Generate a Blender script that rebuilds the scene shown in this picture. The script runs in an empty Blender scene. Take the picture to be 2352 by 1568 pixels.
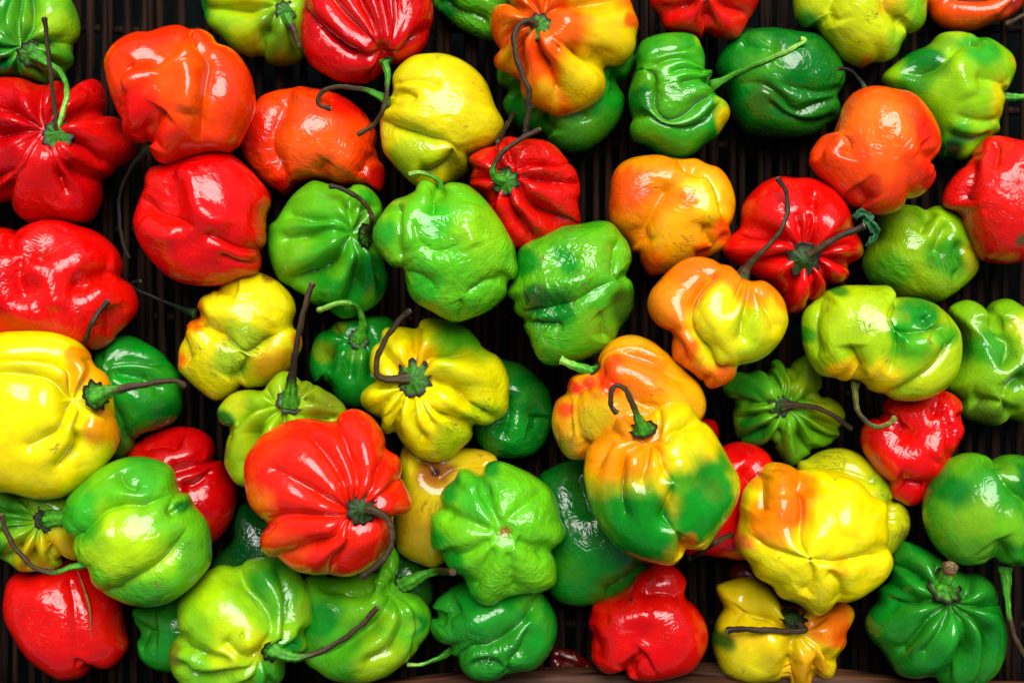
import bpy, bmesh, math, random
import numpy as np

# ---------------------------------------------------------------- camera, sky, sun, exposure
C = bpy.context.scene.collection
SC = bpy.context.scene
U = 0.00015                    # metres per unit of the 2352 x 1568 working grid
DE = 3900.0                    # camera distance above the reference height, grid units
ZR = 230.0                     # reference height above the basket floor
DC = DE + ZR
def P(u, v, z):
    """point at height z (grid units) that lies on the sight line through grid position u, v"""
    s = (DC - z) / DE
    return ((u - 1176) * s * U, (784 - v) * s * U, z * U)

cam_d = bpy.data.cameras.new('camera'); cam = bpy.data.objects.new('camera', cam_d); C.objects.link(cam)
cam.location = (0, 0, DC * U); cam.rotation_euler = (0, 0, 0)
cam_d.sensor_width = 36; cam_d.lens = 36 * DE / 2352
cam_d.clip_start = 0.01; cam_d.clip_end = 50
cam_d.dof.use_dof = True; cam_d.dof.focus_distance = (DC - 330) * U; cam_d.dof.aperture_fstop = 18
SC.camera = cam

SUN_TILT, SUN_AZ = 31, 10        # degrees off the vertical; azimuth from the picture's top, clockwise
world = bpy.data.worlds.new("World"); SC.world = world; world.use_nodes = True
nt = world.node_tree; bg = nt.nodes['Background']
sky = nt.nodes.new('ShaderNodeTexSky'); sky.sky_type = 'NISHITA'; sky.sun_disc = False
sky.sun_elevation = math.radians(90 - SUN_TILT); sky.sun_rotation = math.radians(SUN_AZ)
sky.air_density = 1.0; sky.dust_density = 3.0; sky.ozone_density = 1.0
nt.links.new(sky.outputs[0], bg.inputs['Color']); bg.inputs['Strength'].default_value = 0.06
sun_d = bpy.data.lights.new('sun', 'SUN'); sun = bpy.data.objects.new('sun', sun_d); C.objects.link(sun)
sun_d.energy = 5.0; sun_d.angle = math.radians(46); sun_d.color = (1.0, 0.98, 0.94)
sun.rotation_euler = (math.radians(-SUN_TILT), 0, math.radians(-SUN_AZ))
SC.view_settings.view_transform = 'Standard'; SC.view_settings.look = 'None'
SC.view_settings.exposure = 0.43; SC.view_settings.gamma = 1.0
SC.cycles.max_bounces = 6; SC.cycles.diffuse_bounces = 3; SC.cycles.glossy_bounces = 3
SC.cycles.use_denoising = True

rng = np.random.default_rng(7); random.seed(7)

# ---------------------------------------------------------------- materials
def new_mat(name):
    m = bpy.data.materials.new(name); m.use_nodes = True
    return m, m.node_tree, m.node_tree.nodes['Principled BSDF']
def N(t, kind, **kw):
    n = t.nodes.new(kind)
    for k, v in kw.items():
        if k.startswith('i_'): n.inputs[k[2:].replace('_', ' ')].default_value = v
        else: setattr(n, k, v)
    return n
def mixc(t, fac, a, b, blend='MIX'):
    n = t.nodes.new('ShaderNodeMix'); n.data_type = 'RGBA'; n.blend_type = blend
    for sock, v in ((0, fac), (6, a), (7, b)):
        if isinstance(v, bpy.types.NodeSocket): t.links.new(v, n.inputs[sock])
        else: n.inputs[sock].default_value = v
    return n.outputs[2]
def mth(t, op, a, b=0.0, clamp=False):
    n = t.nodes.new('ShaderNodeMath'); n.operation = op; n.use_clamp = clamp
    for sock, v in ((0, a), (1, b)):
        if isinstance(v, bpy.types.NodeSocket): t.links.new(v, n.inputs[sock])
        else: n.inputs[sock].default_value = v
    return n.outputs[0]
def ramp(t, src, stops):
    n = t.nodes.new('ShaderNodeValToRGB'); t.links.new(src, n.inputs[0])
    e = n.color_ramp.elements
    e[0].position, e[0].color = stops[0][0], stops[0][1]
    e[1].position, e[1].color = stops[-1][0], stops[-1][1]
    for p, c in stops[1:-1]:
        x = e.new(p); x.color = c
    return n.outputs[0]

def skin_material():
    m, t, b = new_mat('pepper_skin')
    tc = N(t, 'ShaderNodeTexCoord'); L = t.links.new
    ca = N(t, 'ShaderNodeAttribute', attribute_name='tint')
    sa = N(t, 'ShaderNodeAttribute', attribute_name='scar')
    wa = N(t, 'ShaderNodeAttribute', attribute_name='wrinkle')
    ma = N(t, 'ShaderNodeAttribute', attribute_name='meridian')
    # mottling and fine streaks that run from the stalk
    n1 = N(t, 'ShaderNodeTexNoise', i_Scale=150.0, i_Detail=3.0); L(tc.outputs['Object'], n1.inputs['Vector'])
    n2 = N(t, 'ShaderNodeTexNoise', i_Scale=1.0, i_Detail=3.0, i_Distortion=0.6); L(ma.outputs['Vector'], n2.inputs['Vector'])
    v1 = ramp(t, n1.outputs[0], [(0.3, (0.86, 0.86, 0.86, 1)), (0.7, (1.08, 1.08, 1.08, 1))])
    v2 = ramp(t, n2.outputs[0], [(0.3, (0.93, 0.90, 0.93, 1)), (0.7, (1.04, 1.06, 1.04, 1))])
    c = mixc(t, 1.0, ca.outputs['Color'], v1, 'MULTIPLY'); c = mixc(t, 1.0, c, v2, 'MULTIPLY')
    # small specks
    vo = N(t, 'ShaderNodeTexVoronoi', i_Scale=520.0); L(tc.outputs['Object'], vo.inputs['Vector'])
    sp = ramp(t, vo.outputs['Distance'], [(0.05, (1, 1, 1, 1)), (0.11, (0, 0, 0, 1))])
    n5 = N(t, 'ShaderNodeTexNoise', i_Scale=90.0); L(tc.outputs['Object'], n5.inputs['Vector'])
    spm = mth(t, 'MULTIPLY', sp, ramp(t, n5.outputs[0], [(0.54, (0, 0, 0, 1)), (0.64, (0.6, 0.6, 0.6, 1))]))
    c = mixc(t, spm, c, (0.10, 0.05, 0.01, 1))
    # corky hairline cracks
    nd = N(t, 'ShaderNodeTexNoise', i_Scale=1.3, i_Detail=3.0, i_Distortion=0.8); L(ma.outputs['Vector'], nd.inputs['Vector'])
    rid = mth(t, 'ABSOLUTE', mth(t, 'SUBTRACT', nd.outputs[0], 0.5))
    nm = N(t, 'ShaderNodeTexNoise', i_Scale=210.0, i_Detail=1.0); L(tc.outputs['Object'], nm.inputs['Vector'])
    th = mth(t, 'MULTIPLY', sa.outputs['Fac'], mth(t, 'MULTIPLY', ramp(t, nm.outputs[0], [(0.40, (0, 0, 0, 1)), (0.5, (1, 1, 1, 1))]), 0.022))
    crack = mth(t, 'MULTIPLY', mth(t, 'SUBTRACT', th, rid), 90.0, True)
    c = mixc(t, mth(t, 'MULTIPLY', crack, 0.8), c, (0.13, 0.055, 0.012, 1))
    L(c, b.inputs['Base Color'])
    # skin relief
    n3 = N(t, 'ShaderNodeTexNoise', i_Scale=250.0, i_Detail=1.5, i_Distortion=1.2); L(tc.outputs['Object'], n3.inputs['Vector'])
    n4 = N(t, 'ShaderNodeTexNoise', i_Scale=1.1, i_Detail=1.0, i_Distortion=0.5); L(ma.outputs['Vector'], n4.inputs['Vector'])
    n6 = N(t, 'ShaderNodeTexNoise', i_Scale=1050.0, i_Detail=2.0, i_Distortion=1.5); L(tc.outputs['Object'], n6.inputs['Vector'])
    n7 = N(t, 'ShaderNodeTexNoise', i_Scale=210.0, i_Detail=0.0, i_Distortion=2.0); L(tc.outputs['Object'], n7.inputs['Vector'])
    rg = mth(t, 'POWER', mth(t, 'ABSOLUTE', mth(t, 'SUBTRACT', n7.outputs[0], 0.5)), 0.7)
    rg2 = mth(t, 'POWER', mth(t, 'ABSOLUTE', mth(t, 'SUBTRACT', n6.outputs[0], 0.5)), 0.8)
    h = mth(t, 'ADD', mth(t, 'MULTIPLY', n3.outputs[0], 0.55), mth(t, 'MULTIPLY', n4.outputs[0], 0.55))
    h = mth(t, 'ADD', h, mth(t, 'MULTIPLY', rg, 0.5))
    h = mth(t, 'ADD', h, mth(t, 'MULTIPLY', rg2, 0.06))
    h = mth(t, 'MULTIPLY', h, mth(t, 'ADD', mth(t, 'MULTIPLY', wa.outputs['Fac'], 1.15), 0.16))
    h = mth(t, 'ADD', h, mth(t, 'MULTIPLY', crack, -0.25))
    bp = N(t, 'ShaderNodeBump', i_Strength=1.0, i_Distance=0.00055); L(h, bp.inputs['Height'])
    L(bp.outputs[0], b.inputs['Normal'])
    r = ramp(t, n1.outputs[0], [(0.3, (0.07, 0.07, 0.07, 1)), (0.7, (0.15, 0.15, 0.15, 1))])
    L(mth(t, 'ADD', r, mth(t, 'MULTIPLY', crack, 0.4)), b.inputs['Roughness'])
    b.inputs['IOR'].default_value = 1.44
    b.inputs['Subsurface Weight'].default_value = 0.05
    b.inputs['Subsurface Radius'].default_value = (1.0, 0.7, 0.2)
    b.inputs['Subsurface Scale'].default_value = 0.0015
    return m
SKIN = skin_material()

def stalk_material(name, rough):
    m, t, b = new_mat(name); L = t.links.new
    tc = N(t, 'ShaderNodeTexCoord'); ca = N(t, 'ShaderNodeAttribute', attribute_name='tint')
    ma = N(t, 'ShaderNodeAttribute', attribute_name='meridian')
    n1 = N(t, 'ShaderNodeTexNoise', i_Scale=1.0, i_Detail=5.0); L(ma.outputs['Vector'], n1.inputs['Vector'])
    n2 = N(t, 'ShaderNodeTexNoise', i_Scale=700.0, i_Detail=3.0); L(tc.outputs['Object'], n2.inputs['Vector'])
    c = mixc(t, 1.0, ca.outputs['Color'], ramp(t, n1.outputs[0], [(0.3, (0.45, 0.45, 0.45, 1)), (0.7, (1.5, 1.5, 1.5, 1))]), 'MULTIPLY')
    c = mixc(t, 1.0, c, ramp(t, n2.outputs[0], [(0.35, (0.7, 0.7, 0.7, 1)), (0.65, (1.2, 1.2, 1.2, 1))]), 'MULTIPLY')
    L(c, b.inputs['Base Color'])
    bp = N(t, 'ShaderNodeBump', i_Strength=0.8, i_Distance=0.0003)
    L(mth(t, 'ADD', n1.outputs[0], mth(t, 'MULTIPLY', n2.outputs[0], 0.4)), bp.inputs['Height']); L(bp.outputs[0], b.inputs['Normal'])
    b.inputs['Roughness'].default_value = rough; b.inputs['Specular IOR Level'].default_value = 0.25
    return m
STALK = stalk_material('stalk', 0.58)

def plain_material(name, ca_, cb, scale, rough, stretch=(1, 1, 1), dist=0.0004):
    m, t, b = new_mat(name); L = t.links.new
    tc = N(t, 'ShaderNodeTexCoord'); mp = N(t, 'ShaderNodeMapping'); mp.inputs['Scale'].default_value = stretch
    oi = N(t, 'ShaderNodeObjectInfo')
    L(tc.outputs['Object'], mp.inputs['Vector'])
    L(oi.outputs['Random'], mp.inputs['Location'])
    n1 = N(t, 'ShaderNodeTexNoise', i_Scale=scale, i_Detail=6.0); L(mp.outputs[0], n1.inputs['Vector'])
    c = ramp(t, n1.outputs[0], [(0.38, ca_), (0.64, cb)])
    c = mixc(t, 1.0, c, ramp(t, oi.outputs['Random'], [(0, (0.6, 0.6, 0.6, 1)), (1, (1.25, 1.2, 1.15, 1))]), 'MULTIPLY')
    L(c, b.inputs['Base Color'])
    bp = N(t, 'ShaderNodeBump', i_Strength=0.8, i_Distance=dist); L(n1.outputs[0], bp.inputs['Height']); L(bp.outputs[0], b.inputs['Normal'])
    b.inputs['Roughness'].default_value = rough; b.inputs['Specular IOR Level'].default_value = 0.07
    return m
REED = plain_material('reed', (0.0006, 0.0002, 0.0001, 1), (0.017, 0.0066, 0.0032, 1), 420, 0.75, (1, 0.06, 1))
RIM = plain_material('rim_wood', (0.004, 0.0015, 0.0008, 1), (0.075, 0.03, 0.014, 1), 300, 0.5, (0.05, 1, 1))
CUT = plain_material('cut_wood', (0.03, 0.022, 0.008, 1), (0.17, 0.135, 0.065, 1), 1500, 0.7)
TABLE = plain_material('table_cloth', (0.001, 0.003, 0.003, 1), (0.002, 0.006, 0.006, 1), 200, 0.8)

# ---------------------------------------------------------------- helpers
def lin(c):
    c = np.asarray(c, float) / 255.0
    return np.where(c <= 0.04045, c / 12.92, ((c + 0.055) / 1.055) ** 2.4)
def catmull(p, n=12, closed=False):
    p = np.asarray(p, float); m = len(p); out = []
    rngi = range(m) if closed else range(m - 1)
    for i in rngi:
        if closed: a, b, c, d = p[i - 1], p[i], p[(i + 1) % m], p[(i + 2) % m]
        else: a, b, c, d = p[max(i - 1, 0)], p[i], p[i + 1], p[min(i + 2, m - 1)]
        for k in range(n):
            t = k / n
            out.append(0.5 * ((2 * b) + (c - a) * t + (2 * a - 5 * b + 4 * c - d) * t * t + (3 * b - a - 3 * c + d) * t ** 3))
    if not closed: out.append(p[-1])
    return np.array(out)
def pts(s):
    return np.array([[float(q) for q in w.split(',')] for w in s.split()])
def wnoise(x, freq, seed, n=14):
    """smooth pseudo-noise in about -1..1 made of random plane waves"""
    r = np.random.default_rng(seed); out = np.zeros(len(x))
    k = r.normal(size=(n, 3)); k /= np.linalg.norm(k, axis=1)[:, None]; k *= freq * r.uniform(0.5, 1.6, n)[:, None]
    ph = r.uniform(0, 6.283, n)
    for i in range(n): out += np.sin(x @ k[i] + ph[i])
    return out / math.sqrt(n / 2) / 1.6
def polydist(xy, poly):
    """distance of each point to a polyline, and the 0..1 position along it"""
    best = np.full(len(xy), 1e9); par = np.zeros(len(xy))
    seg = np.linalg.norm(np.diff(poly, axis=0), axis=1); cum = np.concatenate([[0], np.cumsum(seg)]); tot = cum[-1]
    for i in range(len(poly) - 1):
        a = poly[i]; d = poly[i + 1] - a; L2 = d @ d
        if L2 < 1e-9: continue
        t = np.clip(((xy - a) @ d) / L2, 0, 1)
        q = np.linalg.norm(xy - a - t[:, None] * d, axis=1)
        m = q < best
        best[m] = q[m]; par[m] = (cum[i] + t[m] * seg[i]) / tot
    return best, par
def mesh_from(name, verts, faces, mat, parent=None, smooth=True, tint=None, meridian=None):
    me = bpy.data.meshes.new(name); me.from_pydata([tuple(v) for v in verts], [], [tuple(f) for f in faces])
    me.materials.append(mat)
    if smooth: me.shade_smooth()
    if tint is not None:
        a = me.color_attributes.new('tint', 'FLOAT_COLOR', 'POINT')
        a.data.foreach_set('color', np.concatenate([tint, np.ones((len(tint), 1))], 1).astype(np.float32).ravel())
    if meridian is not None:
        a = me.attributes.new('meridian', 'FLOAT_VECTOR', 'POINT'); a.data.foreach_set('vector', np.asarray(meridian, np.float32).ravel())
    o = bpy.data.objects.new(name, me); C.objects.link(o)
    if parent is not None: o.parent = parent
    return o
def tube(path, radii, sides=10, ridges=0.0, seed=0, squash=1.0):
    """verts, faces of a tube along path (n,3) with a radius per point; also angle and length per vert"""
    path = np.asarray(path, float); n = len(path)
    tan = np.gradient(path, axis=0); tan /= np.linalg.norm(tan, axis=1)[:, None] + 1e-12
    up = np.array([0, 0, 1.0]) if abs(tan[0][2]) < 0.9 else np.array([0, 1.0, 0])
    s0 = np.cross(tan[0], up); s0 /= np.linalg.norm(s0)
    V, A, S = [], [], []; cum = 0.0
    r0 = np.random.default_rng(seed); ph = r0.uniform(0, 6.28)
    for i in range(n):
        if i: cum += np.linalg.norm(path[i] - path[i - 1])
        s0 = s0 - tan[i] * (s0 @ tan[i]); s0 /= np.linalg.norm(s0); b = np.cross(tan[i], s0)
        for k in range(sides):
            a = 2 * math.pi * k / sides
            r = radii[i] * (1 + ridges * math.cos(5 * a + ph + i * 0.05))
            V.append(path[i] + r * (math.cos(a) * s0 + squash * math.sin(a) * b)); A.append(a); S.append(cum)
    F = []
    for i in range(n - 1):
        for k in range(sides):
            k2 = (k + 1) % sides
            F.append((i * sides + k, i * sides + k2, (i + 1) * sides + k2, (i + 1) * sides + k))
    F.append(tuple(range(sides - 1, -1, -1))); F.append(tuple((n - 1) * sides + k for k in range(sides)))
    return np.array(V), F, np.array(A), np.array(S)

# ---------------------------------------------------------------- table under the basket
tv = [(-3, -3, -0.03), (3, -3, -0.03), (3, 3, -0.03), (-3, 3, -0.03)]
tb = mesh_from('table_top', tv, [(0, 1, 2, 3)], TABLE, smooth=False); tb['kind'] = 'structure'

# ---------------------------------------------------------------- wicker basket
basket = bpy.data.objects.new('wicker_basket', None); C.objects.link(basket); basket.location = (0, 0, 0)
basket['label'] = 'dark brown wicker basket of upright reeds under the peppers, its rim along the bottom'
basket['category'] = 'basket'
reed_meshes = []
for k in range(7):
    r_ = np.random.default_rng(100 + k); n = 26
    y = np.linspace(-0.1285, 0.19, n)
    x = np.cumsum(r_.normal(0, 0.00012, n)); x -= x.mean()
    z = np.cumsum(r_.normal(0, 0.0001, n)); z -= z.mean()
    rad = (0.00155 + 0.00012 * np.sin(np.linspace(0, r_.uniform(6, 14), n))) * r_.uniform(0.85, 1.15)
    V, F, _, _ = tube(np.stack([x, y, z], 1), rad, 8, 0, k, 0.75)
    me = bpy.data.meshes.new('reed'); me.from_pydata([tuple(v) for v in V], [], F); me.materials.append(REED); me.shade_smooth()
    reed_meshes.append(me)
x = -0.235
i = 0
while x < 0.235:
    o = bpy.data.objects.new('reed', reed_meshes[i % 7]); C.objects.link(o); o.parent = basket
    o.location = (x, 0, random.choice([0.0004, 0, -0.0005, -0.0012, -0.0022])); o.rotation_euler = (0, 0, random.uniform(-0.016, 0.016))
    x += random.choice([0.0034, 0.0043, 0.0051, 0.0058]); i += 1
for v in (-120, 60, 245, 325, 520, 730, 905, 1110, 1290, 1440):
    y = (784 - v) * U * 1.05
    xs = np.linspace(-0.24, 0.24, 40)
    path = np.stack([xs, y + 0.0006 * np.sin(xs * 90 + v), -0.0034 + 0.0007 * np.sin(xs * 620 + v)], 1)
    V, F, _, _ = tube(path, np.full(40, 0.0016), 7)
    mesh_from('weaver', V, F, REED, basket)
# rim: three thick strands that twist round each other along the near side
xs = np.linspace(-0.24, 0.24, 90)
for k in range(3):
    a = xs * 21 + k * 2.094
    base = (784 - 1620) * U * 1.0 + 0.0045 * np.cos((xs - 0.06) * 17)
    path = np.stack([xs, base - 0.0035 + 0.0042 * np.cos(a), 0.014 + 0.004 * np.sin(a)], 1)
    V, F, _, _ = tube(path, np.full(90, 0.0062), 12, 0.03, k)
    mesh_from('rim_strand', V, F, RIM, basket)
# ---------------------------------------------------------------- the peppers
# Each record: tile, order (0 = lowest in the pile), base colour, outline, then options:
#   F furrows that start at the pole, C free creases ("depth:" prefix, negative = ridge), B dents (x,y,r,amp)
#   K coloured patches (x,y,r,rgb), S corky patches (x,y,r), pole, cal (calyx radius), stem (x,y,rise), sr radii, sc colours
R_ = (222, 4, 4)
PEP = [
 dict(t='A0', o=2, col=(10,140,35), lob=1.4, n='green', lab="glossy green pepper with yellow-green flank in the top left corner, its pale stalk curling down",
  out="380,-60 470,0 520,120 525,230 480,320 485,400 440,480 330,560 230,540 100,520 -40,520 -150,400 -180,200 -120,20 0,-60 180,-100",
  pole=(210,350), c=(210,300), F=["70:270,280 290,200 280,40 250,-90","110,260 90,100 130,-40","120,290 0,190","120,360 -60,330","300,330 400,325 490,310","150,430 40,470","190,430 150,520","250,430 300,500 330,560","300,400 440,470","200,300 190,150 200,-80"],
  K=[(430,200,130,(150,200,20)),(380,60,90,(120,190,20)),(60,450,100,(5,110,35))], cal=70,
  stem="230,360,30 300,410,70 380,460,90 430,540,100 440,630,110 415,740,110 380,850,110", sr=(52,20), sc='g'),
 dict(t='A0', o=4, col=(205,3,8), lob=1.4, n='red', lab="deep red many-lobed pepper at the left edge with a tall dark upright stalk", wr=.7,
  out="-120,560 0,520 150,520 280,565 340,560 420,545 500,600 560,545 640,525 690,590 705,690 680,760 790,780 830,880 900,950 880,1040 780,1110 740,1150 680,1200 675,1330 620,1440 560,1480 430,1470 300,1475 190,1470 110,1410 90,1330 0,1345 -120,1340 -220,1200 -260,1000 -240,800 -200,640",
  pole=(390,900), c=(330,930), k=1.3, F=["430,990 480,1150 520,1290","280,830 150,740 -50,720","60:330,970 250,1120 100,1210 -50,1300","350,980 290,1120 200,1190 90,1310","440,980 510,1110 640,1180 680,1200","55:490,950 560,960 640,1010 740,1110","490,840 600,800 680,760","440,830 480,690 500,600","360,820 340,690 330,565","300,905 100,930 -100,950"],
  B=[(280,1400,150,-10)], cal=88,
  stem="385,900,10 372,820,60 350,620,100 330,450,130 312,300,140 295,120,150", sr=(34,17), sc='b'),
 dict(t='A0', o=6, col=(255,46,1), n='orange', lab="big smooth orange-red pepper with a Y-shaped ridge, upper left, below the bare wicker", wr=.25,
  out="720,350 790,270 900,215 1000,210 1100,180 1200,172 1270,200 1330,195 1400,230 1440,285 1530,320 1600,390 1660,500 1685,640 1680,740 1630,860 1580,960 1500,1010 1400,1010 1290,1030 1180,1070 1100,1090 1030,1060 1005,1000 1000,950 900,945 830,890 820,800 770,720 730,600 700,480 697,410",
  C=["70:1290,200 1400,330 1465,430 1440,600 1420,760 1410,880 1360,1000","30:1040,510 1130,410 1240,310","70:1000,980 1050,900 1110,850 1170,780","50:790,760 825,620 860,500 940,430","-42:860,620 1000,540 1250,450 1330,330","-36:1250,450 1330,600 1300,800"],
  B=[(1060,430,170,-75),(900,760,170,20),(1110,800,120,-18),(1200,880,120,15)],
  K=[(1250,480,190,(255,88,4)),(1340,720,170,(255,84,4)),(950,850,230,(245,15,4)),(1550,600,150,(250,60,12))],
  stem="1000,960,-40 930,1030,-80 860,1120,-150 790,1300,-220 800,1550,-230 850,1700,-230", sr=(42,14), sc='n', under=1),
 dict(t='A1', o=2, col=(150,195,15), n='green', lab="yellow-green pepper with thick short stalk at the top edge, left of the dark red one", wr=.15,
  out="-320,0 -310,80 -270,180 -180,260 -100,340 0,380 70,375 120,420 220,440 310,420 360,380 400,250 420,80 400,-80 250,-180 0,-220 -220,-180 -300,-80",
  pole=(230,80), F=["60:100,120 -100,125 -290,100","60:180,240 110,340 80,380","290,190 350,350","150,0 100,-150","300,0 380,-100"],
  K=[(-300,60,110,(40,140,30)),(30,30,150,(210,215,10)),(-150,30,100,(180,210,10)),(250,350,150,(95,120,10)),(200,200,110,(110,160,20)),(0,300,100,(190,205,15))], cal=60,
  stem="240,100,30 280,190,50 305,250,55 325,305,50", sr=(46,22), sc='gb'),
 dict(t='A1', o=4, col=(205,3,8), n='red', lab="dark red ribbed pepper at the top edge whose hooked stalk hangs over the yellow pepper", wr=.4,
  out="340,120 355,0 400,-120 600,-220 900,-220 1120,-120 1200,0 1212,130 1180,240 1160,300 1100,370 1000,425 940,430 860,500 800,545 720,550 600,545 500,500 400,430 350,330 335,220",
  pole=(895,390), F=["55:930,330 930,200 900,40 880,-150","950,320 1000,150 990,-100","870,330 830,200 760,50 720,-150","800,425 670,400 500,260 370,110","1000,370 1100,300 1190,200","890,420 850,470 810,540","40:850,340 700,200 560,30 520,-120"],
  cal=40, stem="890,400,10 910,500,20 905,600,30 880,720,40 820,820,40 715,890,40", sr=(40,18), sc='gb'),
 dict(t='A1', o=1, col=(40,145,20), n='green', lab="wrinkled green pepper cut by the top edge, left of the orange many-lobed one", wr=1,
  out="1210,0 1200,-150 1500,-250 1800,-150 1850,50 1800,200 1700,260 1590,275 1480,240 1370,180 1280,110 1225,60",
  C=["1230,20 1350,120 1480,160 1600,230"], K=[(1450,150,120,(80,175,20)),(1300,60,90,(15,115,30))]),
 dict(t='A2', o=7, col=(255,95,6), lob=1.4, n='orange', lab="orange many-lobed pepper with yellow lower lobes and a long split brown stalk, top centre", wr=.3,
  out="-41,60 20,45 85,80 40,-30 0,-100 80,-120 250,-150 400,-140 600,-200 780,-160 850,-40 880,60 915,160 900,240 890,330 840,410 760,445 690,450 705,540 690,620 620,690 520,740 430,765 360,770 300,740 220,700 150,650 130,590 120,530 40,480 -11,460 -46,400 -10,330 -50,250 -66,150",
  pole=(260,190), c=(300,220), k=1.2, F=["60:300,290 360,340 480,400 560,440 690,450","65:240,290 250,400 300,500 370,640","190,280 130,350 125,520","180,230 60,260 -10,330","170,150 95,75","230,110 170,0 120,-120","330,130 450,90 700,40 880,0","290,110 300,-20 330,-140","40:310,270 330,330 380,380"],
  K=[(740,300,240,(252,215,5)),(560,570,190,(250,215,5)),(270,690,150,(250,180,5)),(40,430,80,(250,170,10)),(600,0,160,(252,190,5)),(200,420,90,(250,70,5)),(60,150,110,(255,110,5)),(860,180,60,(250,100,5))], S=[(650,640,60),(320,740,40),(640,360,40)],
  cal=78, stem="250,180,20 190,140,70 120,170,100 95,250,110 115,400,120 180,570,120 190,620,115 185,750,90 165,880,70", sr=(36,22), sc='b'),
 dict(t='A2', o=3, col=(20,145,25), n='green', lab="green pepper underneath the orange many-lobed one at the top, its lobes showing round it", wr=.5,
  out="-20,450 -15,560 60,605 20,660 30,740 100,830 180,880 290,900 330,960 420,1000 540,1005 650,950 740,870 810,760 825,650 790,570 860,510 900,430 890,370 840,340 700,300 400,300 150,350 0,400",
  C=["70:290,920 290,800 330,700","710,560 760,565 830,545","60,600 200,640 280,720","30:440,740 540,800 570,850"], K=[(460,850,140,(80,170,40)),(800,430,90,(60,165,35)),(150,760,100,(10,120,25))],
  stem="165,690,40 100,745,60 50,820,70 10,890,70 -15,940,70", sr=(24,18), sc='b', sz=1),
 dict(t='A2', o=4, col=(18,150,22), n='green', lab="tall folded green pepper with a yellow cheek and a long green stalk pointing right", wr=.5,
  out="900,330 940,270 1030,235 1120,222 1230,222 1300,250 1335,320 1355,400 1350,480 1400,475 1380,540 1395,600 1430,650 1500,690 1515,770 1470,850 1420,920 1350,960 1270,1030 1170,1055 1050,1020 970,970 880,930 850,850 870,790 850,700 850,600 880,500 895,420 890,370",
  pole=(1390,570), C=["58:870,480 960,500 990,560 975,650 1000,760 1080,830 1200,800 1300,720 1410,640","42:1360,480 1200,420 1050,430 920,500","34:980,390 1150,370 1280,320 1340,300","34:1395,590 1290,560 1150,590","46:860,800 950,790 1050,850 1200,880 1350,830 1440,700","24:1360,510 1200,490 1080,520"],
  K=[(1220,500,140,(60,175,20)),(1470,790,80,(235,215,10)),(1430,700,50,(160,200,20)),(1310,290,50,(140,190,10)),(900,700,110,(5,110,20)),(1250,960,120,(60,165,20))],
  stem="1395,570,10 1550,490,60 1700,420,110 1850,360,150 1980,295,160 2010,265,160 1985,255,160", sr=(46,18), sc='g', cal=30),
 dict(t='A3', o=2, col=(6,112,22), n='green', lab="dark green leathery pepper beneath the long green stalk, upper right", plain=1, wr=.9,
  out="-220,450 -190,350 -130,280 -50,220 50,195 150,195 300,215 420,225 500,270 560,340 610,430 632,510 610,590 570,650 600,700 580,780 500,840 420,890 300,912 150,905 0,880 -60,830 -120,740 -130,650 -180,560",
  C=["26:620,590 480,650 300,640 150,600","32:590,660 400,730 260,780 130,660 0,600 -140,600","30:560,780 380,850 200,800 60,700","30:-100,300 0,350 150,380"], K=[(30,430,170,(60,150,20)),(60,690,110,(50,110,15)),(-60,350,100,(20,135,25))], S=[(60,660,60)], B=[(350,450,150,12)]),
 dict(t='A2', o=2, col=(222,12,8), n='red', lab="red pepper with two round lobes cut by the top edge, above the tall green one", wr=.4,
  out="990,0 1000,60 1050,110 1090,190 1180,220 1290,240 1330,262 1365,220 1420,250 1500,265 1570,255 1620,180 1670,100 1710,0 1690,-120 1500,-200 1200,-200 1030,-120",
  pole=(1340,-20), F=["70:1350,110 1345,240","1250,60 1120,110 1040,120","1420,60 1620,130 1680,160","1300,-100","1400,-120"], S=[(1220,60,70)], K=[(1500,100,120,(228,25,12))], cal=35),
 dict(t='A3', o=5, col=(185,208,12), n='yellow', lab="lime yellow pepper with grey scratches at the top edge, between dark green and orange ones", wr=.35,
  out="300,-60 295,70 320,150 380,200 450,200 500,260 550,320 610,390 700,430 750,450 830,410 900,410 970,370 1000,300 1030,250 1010,210 1080,222 1150,170 1165,80 1150,-50 1000,-180 600,-220 400,-180",
  C=["65:470,230 460,100 500,0 520,-120","60:1020,215 930,170 850,110 830,20 820,-100"], K=[(1090,90,120,(125,195,20)),(380,160,110,(50,130,20)),(880,70,90,(225,180,15)),(950,330,90,(150,200,20)),(760,440,55,(210,120,20))], S=[(620,310,90),(760,310,60),(760,140,70),(980,30,50),(430,180,40)]),
 dict(t='A3', o=3, col=(240,72,5), n='orange', lab="orange pepper cut off by the top right corner", wr=.3,
  out="1160,0 1175,60 1220,140 1300,190 1400,207 1500,200 1600,160 1700,130 1790,60 1830,-60 1700,-200 1400,-250 1200,-150",
  C=["1190,0 1350,60 1550,50 1720,-60","40:1600,180 1750,40 1780,-80"], K=[(1770,60,90,(170,30,5))],
  stem="1900,60,30 1830,100,30 1760,130,30 1700,155,30", sr=(30,20), sc='gb', sz=1),
 dict(t='A3', o=3, col=(150,205,12), n='green', lab="green and yellow pepper with a beak-like shoulder at the right, above the orange one", wr=.3,
  out="1180,300 1250,230 1350,210 1450,220 1500,255 1560,255 1640,300 1720,360 1750,430 1740,500 1690,600 1650,610 1665,650 1655,740 1640,820 1640,880 1600,900 1540,960 1440,1050 1330,1060 1240,1040 1210,900 1100,760 980,640 900,560 880,500 960,420 1060,350",
  pole=(1665,640), C=["30:1660,610 1550,580 1400,560","65:1500,262 1350,290 1270,360 1210,450 1100,490 940,510","26:1640,800 1550,835 1400,835 1270,800","50:1240,920 1350,955 1460,955 1560,900","-25:1200,420 1300,500 1380,700"],
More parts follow.
